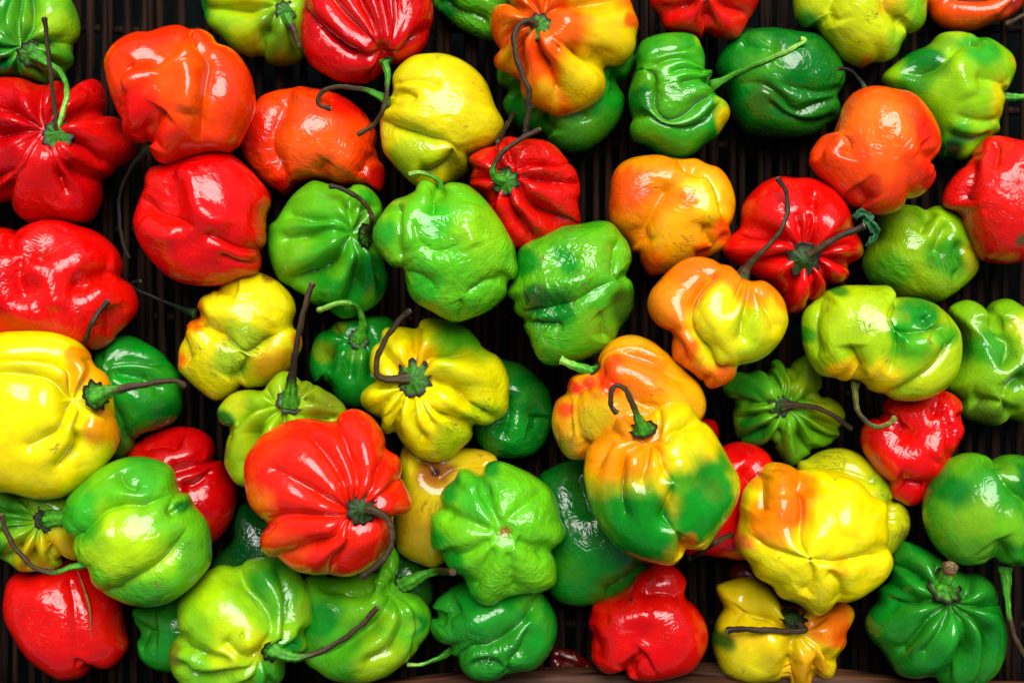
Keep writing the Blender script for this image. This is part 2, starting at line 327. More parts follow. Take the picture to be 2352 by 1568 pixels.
  K=[(1500,370,160,(50,165,25)),(1080,430,150,(15,120,25)),(1250,300,90,(120,175,20)),(1330,900,130,(70,165,20)),(1300,1030,120,(10,50,15)),(1600,680,110,(220,210,10)),(1725,440,50,(215,180,20)),(1020,560,110,(60,140,20))], B=[(1480,540,90,-20)],
  stem="1665,640,0 1740,645,0 1816,640,0 1950,635,0", sr=(38,28), sc='g', cal=20),
 dict(t='A3', o=7, col=(255,62,2), n='orange', lab="bright orange pepper with a nose-like tip, right of centre in the upper right", wr=.55,
  out="620,700 680,620 760,580 850,570 950,590 1050,610 1130,670 1200,760 1245,850 1262,930 1250,1010 1190,1090 1225,1160 1200,1220 1150,1280 1090,1310 1020,1320 1000,1380 920,1415 830,1420 740,1390 660,1350 600,1310 520,1230 450,1160 400,1080 400,1010 440,940 490,890 555,880 590,800",
  C=["50:1195,1090 1120,1045 1060,985","45:565,890 510,920 440,990 430,1080","50:740,1385 700,1320 640,1250","45:560,880 600,980 560,1060","-25:950,1000 1050,1080 1180,1170"],
  B=[(870,820,150,15),(1120,900,130,-22),(520,1050,60,15)], K=[(800,850,230,(255,115,20)),(800,1130,160,(255,95,15)),(1120,900,110,(250,35,8)),(1150,1180,100,(245,35,6)),(700,1300,120,(245,40,8))], S=[(1000,790,60),(1110,1240,50),(760,1340,60)],
  stem="760,580,-60 740,540,-60 700,490,-50 650,462,-40 590,455,-30", sr=(22,13), sc='n', under=1),
 dict(t='A3', o=5, col=(226,20,14), n='red', lab="large red pepper with a brown blossom scar at the right edge", wr=.8,
  out="1500,980 1560,910 1640,900 1750,920 1900,960 2000,1100 2020,1300 2000,1500 1900,1680 1750,1740 1600,1735 1520,1700 1460,1600 1420,1500 1390,1410 1300,1380 1275,1310 1310,1220 1380,1130 1440,1080",
  C=["60:1480,1010 1430,1130 1370,1220 1340,1300 1390,1410","40:1600,930 1560,1060 1540,1160","-20:1720,950 1740,1150"], K=[(1725,1622,42,(105,70,25))], B=[(1730,1350,200,20)]),
 dict(t='A1', o=4, col=(254,54,2), n='orange', lab="orange-red pepper with a curled brown stalk tip lying on it, left of the yellow one", wr=.85,
  out="10,720 80,640 170,600 270,590 340,577 430,590 530,605 640,650 740,730 810,820 840,900 830,1000 890,1100 895,1190 850,1280 770,1230 700,1220 600,1225 480,1190 380,1200 300,1240 240,1300 170,1260 100,1210 20,1130 -40,1030 -62,920 -50,820",
  C=["75:300,600 240,690 190,800 160,930 160,1050 220,1160 300,1230","60:835,1010 825,1080 770,1170 720,1225","40:560,1100 520,1150 490,1190","30:560,640 590,720"], B=[(450,900,220,18)],
  K=[(60,880,170,(236,26,5)),(700,690,150,(244,22,5)),(450,1000,230,(255,90,15)),(840,1180,100,(190,10,5)),(230,1270,80,(180,8,5))], S=[(230,850,110),(330,700,60)]),
 dict(t='A1', o=5, col=(232,214,10), n='yellow', lab="yellow pepper lying on its side with a greenish lower lobe and curled stalk, upper centre", wr=.4,
  out="945,500 1000,430 1080,375 1180,360 1290,362 1400,400 1500,470 1570,560 1620,700 1680,820 1640,930 1560,990 1450,1040 1450,1130 1380,1180 1300,1220 1230,1240 1100,1230 1020,1170 940,1080 880,1000 860,880 870,770 920,720 915,680 945,620 940,560",
  pole=(915,690), C=["30:930,665 1020,645 1130,690","26:945,580 1080,560 1200,575 1290,620","62:870,800 940,860 1050,910 1200,950 1310,970 1400,1020 1460,1040","60:1350,1010 1330,1110 1230,1180 1100,1200"],
  K=[(1100,1030,190,(180,203,12)),(960,1060,130,(165,190,12)),(1380,1130,110,(140,135,10)),(1500,560,200,(230,205,12))], S=[(1560,560,90),(1440,850,40),(1250,375,40),(1440,1010,50),(940,860,40)],
  stem="925,680,0 850,630,40 760,595,60 650,578,70 530,580,70 460,630,60 460,690,50 530,718,40", sr=(48,18), sc='gb', cal=24),
 dict(t='A2', o=5, col=(222,12,8), lob=1.4, n='red', lab="small wrinkled red pepper with a twisted dark stalk, between yellow and bright green ones", wr=1,
  out="-211,1050 -121,990 -41,965 -5,915 60,905 150,925 280,925 370,970 430,1040 490,1110 525,1200 530,1280 515,1340 530,1420 525,1500 430,1530 330,1600 200,1640 80,1640 10,1560 -60,1400 -100,1310 -190,1240 -200,1190 -180,1110",
  pole=(49,1200), c=(110,1230), k=1.4, F=["-30,1090 -25,980","-60,1180 -190,1190","110,1140 220,1110 340,1090 460,1070","65:120,1230 160,1330 250,1410 400,1480 525,1490","30,1290 70,1400 200,1580","-20,1270 -60,1350","90,1130 60,1020 30,920","40:130,1200 300,1220 510,1230"], S=[(420,1380,120),(200,1480,120),(-130,1040,60)],
  cal=78, stem="30,1190,20 -30,1170,60 -45,1120,90 -20,1050,110 60,970,130 160,905,140 265,850,150", sr=(50,19), sc='gb'),
 dict(t='A0', o=5, col=(226,4,4), n='red', lab="big smooth red pepper with a sunken face, below the orange-red one at the left", wr=.8,
  out="960,1240 960,1180 1000,1110 1090,1085 1180,1050 1290,1010 1420,988 1520,1010 1620,1090 1700,1170 1770,1260 1790,1340 1760,1440 1760,1580 1750,1620 1720,1660 1725,1750 1690,1810 1600,1840 1420,1890 1250,1880 1130,1840 1020,1740 940,1630 900,1530 890,1440 925,1330",
  C=["50:940,1310 1040,1400 1150,1450 1280,1490 1350,1530","-35:1200,1130 1290,1200 1340,1370 1450,1470 1600,1550","36:1725,1660 1620,1650 1500,1600 1400,1570","30:1722,1750 1600,1740 1500,1700","-20:960,1480 1100,1560 1250,1580"], B=[(1190,1320,150,-75),(1300,1660,130,-25)], S=[(1080,1180,90)]),
 dict(t='A2', o=4, col=(246,150,4), n='orange', lab="orange and yellow pepper with corky brown scuffs, right of centre in the upper half", wr=.4,
  out="730,1200 760,1120 830,1060 930,1030 1050,1025 1130,1045 1200,1050 1290,1048 1360,1080 1440,1105 1500,1170 1540,1260 1555,1350 1540,1440 1510,1510 1525,1550 1500,1620 1420,1680 1290,1740 1120,1800 1000,1821 950,1780 920,1710 910,1674 870,1660 840,1600 780,1550 730,1480 715,1380 722,1290",
  C=["60:1150,1060 1260,1130 1370,1160 1430,1260 1450,1380 1490,1480","65:1290,1740 1400,1640 1520,1550","65:905,1674 890,1580 950,1450 1010,1340 1090,1200","-25:1300,1180 1370,1300 1340,1500","45:1380,1640 1330,1560 1340,1500"], B=[(1080,1230,120,-25),(1180,1300,100,15)],
  K=[(790,1280,180,(250,88,8)),(1330,1330,190,(248,200,5)),(1450,1540,100,(250,95,5)),(1000,1780,140,(250,90,5)),(1150,1560,170,(248,172,5)),(1500,1300,90,(245,160,5)),(1330,1700,80,(250,80,5)),(1180,1350,80,(250,130,8))], S=[(990,1190,120),(900,1160,60),(1190,1650,120),(1050,1600,60),(1330,1480,60)]),
 dict(t='B3', o=4, col=(228,10,6), dk=1, lob=1.4, n='red', lab="red star-shaped pepper with a dried leaf caught on its stalk, right of centre", wr=.3,
  out="-180,180 -144,110 -100,60 -60,30 -50,-100 0,-180 80,-258 190,-303 300,-295 420,-290 540,-230 620,-130 670,-20 700,60 735,130 745,215 700,260 650,290 655,350 600,400 540,412 490,390 480,470 430,520 370,525 360,580 290,600 240,585 210,500 150,410 60,370 0,330 -50,300 -130,250",
  pole=(345,235), c=(320,180), k=1.2, F=["55:265,230 150,250 0,300","60:270,180 180,130 50,100 -80,70","60:370,140 385,60 380,-60 400,-180","40:300,150 280,60 260,-20","440,190 560,110 680,60","440,240 560,270 650,290","60:410,300 460,370 490,390","60:350,320 390,400 370,520","290,310 220,400 200,480","40:320,150 340,60 345,0"], B=[(80,-120,130,25),(560,-60,130,20)],
  cal=95, stem="360,225,15 430,190,60 560,110,110 680,55,130 760,25,140", sr=(46,24), sc='b', leaf=(750,-20)),
 dict(t='B3', o=2, col=(140,185,14), n='green', lab="dull yellow-green dented pepper right of the star-shaped red one", wr=.7,
  out="850,30 870,-60 930,-110 1010,-120 1100,-110 1160,-85 1240,-112 1330,-80 1400,-20 1430,60 1470,150 1510,260 1500,330 1440,400 1350,470 1250,525 1130,510 1000,500 940,470 860,430 790,390 760,330 745,260 780,160 830,110",
  C=["55:1160,-85 1110,0 1060,90","45:1270,20 1210,100 1160,240","50:1360,130 1340,230 1380,330 1300,420"], B=[(1240,250,120,-35),(950,150,150,15)], K=[(1250,240,150,(55,150,20)),(880,330,140,(80,160,20)),(1450,270,110,(185,185,12)),(1080,-50,80,(110,160,12))], S=[(1200,280,90),(1230,90,50),(1290,400,70)]),
 dict(t='B0', o=4, col=(226,3,4), n='red', lab="large wrinkled red pepper at the left edge above the big yellow one", wr=.8,
  out="-250,100 -150,30 0,28 80,40 130,80 170,40 280,-10 400,-15 520,20 620,50 710,110 780,190 808,290 790,360 860,400 905,480 910,570 860,660 780,740 700,820 620,850 550,830 440,800 300,790 0,790 -200,720 -300,500 -310,300",
  C=["55:130,80 180,180 280,225 420,230","50:250,240 230,400 280,560","70:795,360 700,370 640,410 560,390","45:770,560 785,640 740,760","-25:60,200 120,420 250,620 440,640","-25:340,260 430,420 470,600"], B=[(400,170,120,-35),(330,450,90,-35),(590,420,80,-30),(620,250,110,18)], S=[(400,230,80)]),
 dict(t='B1', o=4, col=(60,168,22), lob=1.4, n='green', lab="green pepper with dark curved stalk, left of the bright green one, centre left", wr=.35,
  out="120,99 130,20 180,-20 260,-150 330,-220 400,-269 440,-276 520,-254 640,-220 680,-249 760,-244 840,-180 878,-100 865,-30 840,20 830,150 870,220 915,350 910,430 870,510 800,570 740,600 640,640 560,610 500,560 420,540 380,510 350,480 260,430 190,380 150,300 122,200",
  pole=(730,90), c=(560,160), F=["660,70 560,60 400,100 250,120","75:680,140 640,220 560,300 480,370 350,410 270,430","60:750,170 770,300 750,450 640,620","790,150 850,260 900,400","55:700,30 690,-60 700,-140 650,-215","40:640,20 450,-10 290,-40","45:770,20 800,-80 870,-90"],
  K=[(300,200,190,(105,185,25)),(620,480,220,(20,140,22)),(840,350,160,(6,112,20)),(400,-150,130,(95,180,20)),(790,-150,90,(50,160,20)),(610,300,80,(80,170,20))], cal=68,
  stem="750,80,25 790,40,60 805,-30,90 770,-110,110 690,-180,120 600,-225,120 530,-240,110", sr=(44,18), sc='b'),
 dict(t='B1', o=7, col=(85,192,22), n='green', lab="big bright green pepper with a puckered face and small curled stalk, in the centre", wr=.85,
  out="810,60 830,10 880,-70 950,-150 1075,-190 1110,-258 1160,-280 1215,-258 1255,-220 1310,-260 1400,-260 1460,-235 1540,-165 1640,-40 1700,60 1745,150 1760,240 1772,310 1750,370 1705,400 1690,480 1600,570 1500,620 1370,658 1290,640 1200,590 1110,540 1050,480 1030,400 1010,310 930,290 870,220 820,140",
  C=["65:1255,-230 1220,-120 1200,-30","45:990,-110 1000,60 980,180 1010,310","30:1740,380 1600,400 1500,460 1430,490","20:1400,520 1410,580 1380,650","18:1110,0 1130,130 1230,210 1370,180 1430,70","16:1020,330 1130,370 1220,450","-20:1480,-100 1440,60 1480,200","-25:1120,-200 1080,0 1100,200"], B=[(1260,70,130,-30),(1190,420,90,-20)],
  K=[(1550,80,190,(135,208,15)),(880,100,130,(45,165,30)),(1130,430,170,(55,180,25)),(1600,300,110,(115,200,18)),(1250,0,120,(60,185,25))],
  stem="1262,-205,-30 1250,-270,0 1180,-315,20 1120,-330,30 1050,-315,20", sr=(26,17), sc='g', under=1),
 dict(t='B2', o=5, col=(70,172,18), n='green', lab="wrinkled green pepper with dark green hollows and brown cracks, in the centre right", wr=1,
  out="105,230 150,150 280,91 400,30 520,10 660,-12 740,5 800,70 850,140 870,220 860,290 835,350 870,390 885,460 880,560 840,640 790,700 760,780 690,850 600,890 480,930 350,947 270,920 220,850 190,760 155,690 160,640 110,610 90,570 90,520 40,470 70,400 105,310",
  C=["28:100,600 220,590 350,560 500,520 620,450 740,390","48:840,350 770,380 740,330 770,200 790,90","45:150,645 260,690 420,700","40:640,600 690,680 680,800","-22:150,480 300,460 450,430 620,380"], B=[(400,260,120,-25),(350,590,120,-35),(790,540,80,-30),(580,130,130,15)],
  K=[(350,570,150,(8,128,20)),(130,260,110,(15,135,22)),(430,260,120,(20,145,20)),(820,560,110,(55,95,15)),(640,230,160,(105,185,20)),(600,700,130,(110,175,20)),(230,520,90,(20,100,20))], S=[(390,90,110),(500,460,190),(240,510,120),(250,220,80)]),
 dict(t='B2', o=6, col=(250,120,6), n='orange', lab="orange pepper with one swollen lemon yellow lobe and upright brown stalk, right of centre", wr=.3,
  out="975,500 1000,440 1060,370 1130,300 1220,240 1310,222 1400,240 1450,270 1520,290 1580,350 1650,385 1730,380 1810,430 1870,510 1895,600 1900,660 1880,730 1840,800 1760,880 1670,925 1565,950 1550,1020 1490,1070 1390,1098 1340,1060 1290,1010 1200,950 1140,900 1130,800 1130,730 1050,690 990,620 970,560",
  pole=(1600,350), C=["100:1450,280 1350,330 1260,420 1208,530 1215,680 1280,790 1340,860 1390,950 1450,985 1560,955","40:1130,740 1180,830 1230,950","35:1320,1060 1360,1000"], F=["65:1612,430 1590,600 1560,760","40:1660,450 1740,560 1790,680","30:1560,420 1480,560"], B=[(1060,500,110,15),(1420,640,150,25)],
  K=[(1420,620,215,(238,222,12)),(1650,760,240,(195,218,15)),(1400,820,150,(225,220,12)),(1810,640,140,(238,215,8)),(1650,430,130,(255,140,8)),(1500,340,100,(255,130,10)),(1080,500,140,(250,140,15)),(1840,480,70,(250,150,8)),(1250,860,70,(250,105,8)),(1450,1030,110,(250,105,8))],
  stem="1595,365,10 1640,290,40 1720,200,70 1800,120,80 1870,20,90 1900,-100,90 1885,-210,90 1835,-290,90", sr=(60,17), sc='b', cal=24),
 dict(t='B3', o=7, col=(178,208,12), n='green', lab="broad yellow-green pepper with a dark green dented side and hooked stalk below, at right", wr=.45,
  out="345,640 370,570 430,510 500,455 600,415 700,410 830,415 910,415 940,450 940,490 1050,490 1180,515 1280,580 1350,660 1390,740 1400,850 1380,960 1330,1060 1240,1130 1150,1170 1050,1182 950,1170 880,1130 800,1110 760,1070 700,1040 620,1050 560,1030 470,1010 420,950 370,860 345,760",
  pole=(705,1045), C=["70:700,1040 640,950 600,860 590,800","60:945,490 880,560 850,640 890,710 1010,725 1150,700 1280,670","55:860,1130 1000,1080 1150,980 1250,850 1310,750","45:510,455 430,540 385,650 385,780 420,920","35:850,640 890,760 880,900 840,1000","35:1100,600 1110,660 1080,700","-20:920,800 1080,800 1220,760"], B=[(1040,660,90,-30)],
  K=[(1080,610,170,(15,138,22)),(1010,790,130,(80,175,20)),(600,980,110,(248,190,5)),(365,740,60,(60,145,20)),(800,1050,160,(238,210,6)),(1230,740,110,(80,175,20)),(930,700,90,(40,160,20)),(1150,1120,120,(190,208,10)),(560,430,60,(70,140,20))], S=[(700,680,70),(450,560,50),(850,880,50),(1100,760,70)],
  stem="705,1050,-10 705,1170,30 740,1280,60 830,1345,70 920,1330,80 965,1285,80", sr=(38,19), sc='g2', cal=26),
 dict(t='B3', o=3, col=(125,185,18), n='green', lab="pale green deeply folded pepper at the right edge, beside the broad yellow-green one", wr=.5,
  out="1310,590 1350,540 1430,508 1510,530 1560,600 1600,530 1700,500 1780,540 1900,650 1960,850 1950,1100 1900,1280 1816,1320 1690,1290 1680,1320 1600,1345 1500,1320 1400,1280 1390,1180 1330,1130 1290,1090 1330,1000 1400,850 1390,720",
  C=["70:1560,600 1570,700 1640,770 1620,880 1560,960","85:1740,1020 1660,1040 1610,1100 1610,1190 1690,1290","50:1400,1180 1500,1180 1600,1170"], B=[(1560,780,100,-30)],
  K=[(1780,720,140,(185,200,12)),(1520,830,120,(55,150,20)),(1500,1280,110,(80,115,20)),(1700,1000,90,(60,130,20))], S=[(1640,880,60),(1600,1250,60)]),
 dict(t='B0', o=4, col=(236,214,10), n='yellow', lab="crumpled yellow pepper with orange shoulders and brown veins, left of centre", wr=.6,
  out="1430,450 1480,380 1560,335 1660,322 1760,345 1850,400 1930,490 1956,580 1935,680 1990,740 1996,820 1955,900 1880,1000 1780,1070 1650,1095 1590,1085 1540,1140 1440,1178 1350,1130 1260,1050 1190,980 1178,900 1190,820 1230,740 1260,650 1310,620 1307,550 1350,490",
  pole=(1310,610), C=["85:1310,620 1400,680 1530,740 1640,830 1700,850 1790,800 1930,700","45:1430,460 1500,440 1620,450","70:1640,850 1680,900 1640,1000 1590,1085","40:1250,680 1230,800 1260,950"], B=[(1560,600,150,10),(1450,900,130,15)],
  K=[(1310,640,100,(255,115,8)),(1200,890,80,(250,115,8)),(1430,420,70,(255,115,8)),(1340,560,70,(252,130,8)),(1650,770,130,(165,195,25)),(1560,930,120,(165,200,28)),(1820,930,150,(205,150,15)),(1980,790,60,(220,110,15)),(1800,350,50,(150,110,20))], S=[(1560,760,130),(1700,790,130),(1450,700,80),(1530,930,150),(1350,830,70)],
  stem="1300,600,-30 1180,560,-50 1070,515,-60 960,470,-60 890,430,-40 870,400,-20 930,385,0", sr=(38,14), sc='n', under=1),
 dict(t='B0', o=7, col=(252,228,2), lob=1.4, n='yellow', lab="very large smooth yellow pepper at the left edge with a dark stalk pointing right", wr=.12,
  out="-250,900 -150,780 0,725 150,712 300,715 420,740 520,790 600,870 635,940 700,990 740,1060 755,1170 770,1280 795,1380 770,1490 700,1600 600,1700 450,1800 280,1828 100,1790 -80,1750 -250,1550 -320,1300 -320,1080",
  pole=(600,1155), F=["55:560,1080 545,960 430,880 250,860 50,870","60:630,1060 640,980 610,900","55:640,1230 590,1330 600,1450 480,1600","690,1210 760,1280","35:540,1120 400,1010 200,970 0,980","35:560,1200 480,1350 300,1450"],
  K=[(640,980,150,(252,165,2)),(730,1350,140,(250,160,5)),(560,860,90,(252,150,2)),(700,1100,90,(250,160,5))], S=[(30,1000,60),(430,1450,90),(0,1450,30)], cal=85,
  stem="620,1150,15 700,1120,50 800,1095,75 950,1070,85 1080,1048,80 1160,1045,70 1215,1080,50", sr=(80,20), sc='gb'),
 dict(t='B0', o=3, col=(6,130,24), n='green', lab="dark green pepper half hidden behind the very large yellow one at left", plain=1, wr=.3,
  out="640,850 680,810 720,775 800,745 880,750 980,800 1070,860 1140,940 1190,1020 1200,1130 1200,1240 1150,1320 1040,1370 940,1400 900,1450 870,1510 800,1560 740,1560 600,1450 600,1200 620,950",
  pole=(740,1010), F=["60:760,950 800,910 950,880 1110,910","60:760,1020 790,985 900,985 1010,1010 1110,1080","60:770,1080 800,1200 850,1300 900,1420","700,960 680,880","740,1100 740,1250 790,1400"], K=[(870,1040,110,(20,150,28)),(1120,1250,120,(4,92,20)),(820,800,90,(20,140,30))], cal=30,
  stem="560,830,60 560,790,80 590,700,90 640,610,100 710,520,110", sr=(26,19), sc='b', sz=1),
 dict(t='B1', o=6, col=(248,232,3), lob=1.4, n='yellow', lab="bright yellow star-shaped pepper with green tinges and dark angled stalk, left of centre", wr=.4,
  out="880,700 940,690 1020,685 1100,695 1120,650 1180,628 1260,635 1350,655 1430,690 1490,750 1560,830 1640,880 1690,960 1715,1060 1710,1160 1700,1250 1640,1310 1560,1340 1480,1340 1470,1420 1400,1490 1330,1560 1240,1586 1130,1560 1020,1470 960,1390 900,1400 865,1350 870,1300 800,1260 740,1200 735,1130 790,1070 830,1040 800,1000 795,900 815,820 860,780",
  pole=(1090,1030), c=(1160,1080), k=1.2, F=["65:1090,930 1110,830 1105,700","65:1160,950 1200,880 1290,850 1400,840 1530,810","65:1180,1030 1260,1020 1400,1090 1520,1230 1620,1310","40:1150,1120 1250,1230 1400,1300 1480,1340","60:1030,1110 990,1250 965,1380","65:1000,1060 900,1065 830,1045","35:1010,970 930,890 850,800","40:990,1110 900,1200 870,1300","35:1090,1140 1100,1300 1150,1400","30:1130,1120 1220,1300"],
  K=[(1440,730,250,(85,180,20)),(1560,1270,130,(185,210,12)),(1480,1000,150,(225,218,8)),(1370,1450,160,(190,210,15)),(1140,860,120,(252,195,2)),(1050,900,100,(252,205,2))], S=[(1540,1210,110),(1230,1210,30),(1350,1320,80),(1300,720,40)], B=[(1450,1030,120,20)],
  cal=105, stem="1060,1030,25 980,1030,55 890,1035,75 835,985,95 850,870,115 910,750,130 990,640,140 1055,580,145", sr=(58,21), sc='b'),
 dict(t='B1', o=3, col=(8,126,24), n='green', lab="dark green pepper with a thick bent green stalk, tucked left of the yellow star-shaped one", plain=1, wr=.25,
  out="450,740 530,700 560,660 620,640 760,620 900,620 960,680 990,800 980,1000 900,1150 800,1210 720,1225 620,1200 560,1140 520,1060 440,1060 400,1000 390,920 410,820",
  pole=(720,775), F=["80:640,800 560,850 510,930 500,1060","790,800 820,900 830,1000","35:700,860 690,1000","640,760 600,720 560,680"], K=[(520,850,90,(120,158,20)),(740,870,60,(70,145,20)),(600,680,50,(110,140,20))], cal=58,
  stem="722,770,10 740,700,60 740,620,110 705,560,140 640,528,155 540,545,155 455,580,150", sr=(54,20), sc='g'),
 dict(t='B2', o=3, col=(5,118,24), n='green', lab="dark green glossy pepper peeping out right of the yellow star-shaped one", plain=1, wr=.9,
  out="-60,900 60,910 150,940 240,1010 310,1090 345,1200 350,1300 320,1400 280,1480 200,1540 100,1560 -50,1540 -150,1450 -200,1250 -180,1050",
  C=["40:0,1420 60,1250 50,1100","45:180,1350 260,1370 290,1250"], B=[(220,1280,90,-40),(150,1080,100,12)], K=[(140,1380,120,(15,140,30))]),
 dict(t='B2', o=5, col=(246,165,8), n='orange', lab="orange and yellow ribbed pepper with black scratches, behind the green and yellow one, centre", wr=.55,
  out="440,1100 460,1030 520,990 620,960 650,880 700,810 780,755 880,740 980,770 1070,830 1140,900 1230,980 1310,1060 1350,1140 1360,1220 1330,1300 1200,1400 1000,1500 700,1560 500,1568 430,1540 370,1440 340,1330 350,1230 380,1160 450,1120",
  pole=(630,990), F=["60:680,890 760,840 870,850 1000,900 1200,1010","75:640,1030 560,1050 490,1120 470,1250 510,1400 580,1500","60:700,1040 800,1100 900,1180 1000,1210","45:660,890 790,790 900,780 1060,850"], C=["50:450,1120 440,1250 470,1400"],
  K=[(740,960,130,(250,75,8)),(700,1060,90,(250,55,5)),(570,1040,70,(245,70,8)),(920,970,160,(250,125,10)),(600,1290,150,(222,190,10)),(430,1450,110,(185,150,20)),(470,1060,70,(225,50,10)),(400,1220,60,(240,80,15)),(1200,1200,160,(245,175,10)),(900,770,90,(220,165,20))], S=[(850,1060,110),(560,1350,120),(420,1380,110),(960,1140,100),(560,1220,50)],
  stem="610,985,0 540,960,10 450,930,10 400,905,0", sr=(46,28), sc='g', under=1),
 dict(t='C2', o=9, col=(245,210,4), n='yellow', lab="orange, yellow and dark green pepper with hooked stalk, topmost of the pile right of centre", wr=.15,
  out="552,200 560,90 580,30 610,-20 690,-85 745,-110 760,-180 820,-210 900,-200 980,-210 1020,-250 1100,-285 1180,-290 1250,-270 1310,-190 1380,-130 1430,-60 1470,10 1520,100 1570,190 1583,270 1560,380 1500,480 1440,560 1390,640 1330,690 1230,685 1190,750 1130,790 1030,775 900,740 780,680 700,590 640,500 600,410 570,300",
  pole=(950,-75), F=["55:880,-40 800,20 770,130 760,280 790,420","75:1010,0 1030,90 1070,170 1120,220","1040,-60 1120,-130 1260,-170 1340,-160","45:880,-80 780,-60 680,0 620,100","1000,-110 1030,-230","900,-110 850,-190","40:950,0 930,100 900,200"], C=["60:1110,220 1080,320 1050,440 1130,540","65:1230,690 1180,610 1130,530"], B=[(1340,240,120,-45),(1090,450,80,-35),(1170,130,80,15),(870,300,120,12)],
  K=[(800,-60,270,(255,150,5)),(640,90,140,(255,150,5)),(930,600,300,(15,140,22)),(850,440,280,(15,140,22)),(1350,360,270,(15,142,22)),(1250,500,200,(15,142,22)),(1150,180,100,(80,165,20)),(640,400,90,(60,150,20)),(1170,730,110,(238,200,5)),(1215,620,70,(250,140,10)),(1180,0,140,(225,215,8)),(1370,180,170,(30,150,22)),(1560,260,45,(185,205,10)),(1310,670,60,(230,180,8)),(1340,250,90,(60,130,20))], S=[(1130,740,50),(900,720,40)],
  cal=78, stem="950,-85,20 910,-190,90 860,-310,130 820,-375,150 770,-395,155 735,-350,150 735,-270,140 768,-215,130", sr=(60,19), sc='gb'),
 dict(t='B3', o=4, col=(90,168,24), dk=1, lob=1.4, n='green', lab="small green many-ribbed pepper like a pumpkin with a thin brown stalk, right of centre", wr=.3,
  out="-179,1080 -104,985 0,990 70,970 130,1000 145,915 200,905 240,960 280,930 330,890 380,870 420,940 470,1000 480,1080 450,1130 540,1150 610,1210 635,1280 600,1350 590,1410 520,1470 420,1500 400,1530 340,1568 310,1600 260,1610 210,1560 150,1480 130,1430 60,1480 -40,1460 -90,1400 -110,1280 -90,1200 -130,1170 -170,1120",
  pole=(200,1210), c=(210,1220), k=2.4, F=["60:130,1160 0,1190 -110,1190","50:140,1240 50,1250 -90,1290","60:150,1270 60,1370 -60,1440","60:180,1290 150,1400 140,1470","60:260,1290 300,1400 350,1480 410,1510","50:280,1270 400,1370 500,1430 560,1440","60:280,1240 420,1300 600,1360","60:270,1180 350,1140 450,1130","60:240,1150 240,1050 260,950","60:180,1140 200,1050 140,960","150,1150 160,1080 120,1000"],
  K=[(500,1230,160,(175,195,18)),(370,1030,150,(150,190,20)),(20,1400,130,(30,125,25)),(250,1500,110,(90,150,25)),(60,1060,120,(90,180,30)),(-20,1070,120,(40,140,25))], S=[(545,1390,40)], cal=62,
  stem="220,1210,30 330,1205,80 450,1225,110 560,1275,120 620,1320,110 675,1355,100", sr=(40,18), sc='b'),
 dict(t='B3', o=5, col=(226,4,8), n='red', lab="red pepper with a hollow cheek beneath the hooked stalk of the broad yellow-green one", wr=.7,
  out="750,1350 800,1300 880,1270 900,1180 960,1130 1100,1090 1280,1105 1370,1150 1400,1200 1395,1290 1415,1360 1400,1420 1340,1500 1315,1560 1285,1670 1250,1735 1190,1750 1150,1840 1060,1870 990,1840 925,1800 920,1720 850,1650 790,1570 755,1510 735,1430",
  C=["60:925,1270 900,1300 870,1330","65:1150,1180 1230,1250 1270,1350 1270,1480 1310,1560","65:920,1720 1050,1735 1190,1750","45:1340,1250 1370,1350 1340,1480","-20:1180,1250 1220,1400 1150,1550"], B=[(970,1390,110,-55),(900,1550,120,10)], S=[(820,1560,60)]),
 dict(t='B1', o=4, col=(160,195,18), lob=1.4, n='green', lab="pale lime ribbed pepper with a straight dark stalk standing up from it, left of centre", wr=.1,
  out="-205,1310 -210,1230 -150,1150 -80,1110 0,1100 90,1105 130,1050 200,985 270,985 350,1040 420,1055 490,1100 560,1140 620,1200 640,1270 600,1400 500,1600 300,1750 100,1770 -51,1741 -111,1700 -165,1600 -161,1500 -140,1400 -130,1370",
  pole=(270,1195), F=["70:200,1185 60,1200 -60,1260 -135,1370","70:210,1220 130,1290 40,1420 0,1580","70:270,1240 270,1310 240,1500","65:340,1220 420,1260 580,1290","60:350,1180 380,1120 420,1060","60:200,1160 140,1100","60:300,1150 330,1040","40:400,1150 560,1180"],
  K=[(-180,1320,70,(40,100,20)),(-155,1500,60,(60,150,30)),(520,1190,120,(125,140,20)),(400,1080,90,(140,165,20)),(-80,1180,90,(185,195,20))], cal=78,
  stem="270,1190,20 272,1060,120 300,850,200 350,600,230 410,400,240", sr=(78,22), sc='gb2'),
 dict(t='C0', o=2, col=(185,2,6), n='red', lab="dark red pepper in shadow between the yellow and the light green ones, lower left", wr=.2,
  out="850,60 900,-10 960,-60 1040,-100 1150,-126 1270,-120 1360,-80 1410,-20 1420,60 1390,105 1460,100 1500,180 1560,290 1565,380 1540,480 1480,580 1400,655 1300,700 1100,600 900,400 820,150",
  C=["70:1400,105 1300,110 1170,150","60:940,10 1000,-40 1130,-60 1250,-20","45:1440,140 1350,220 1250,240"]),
 dict(t='C1', o=8, col=(250,34,8), dk=1, n='red', lab="big scarlet ribbed pepper with a drooping brown stalk, lower left of centre", wr=.15,
  out="-40,150 -20,60 20,0 60,-50 130,-105 250,-165 370,-186 480,-166 555,-165 590,-215 650,-242 720,-238 800,-195 860,-125 900,-45 912,20 980,70 1005,140 1005,210 1040,290 1070,360 1070,420 1040,450 960,460 955,580 900,690 840,770 750,830 640,862 540,855 420,850 300,820 200,755 120,730 70,660 75,580 110,510 60,460 0,390 -30,280",
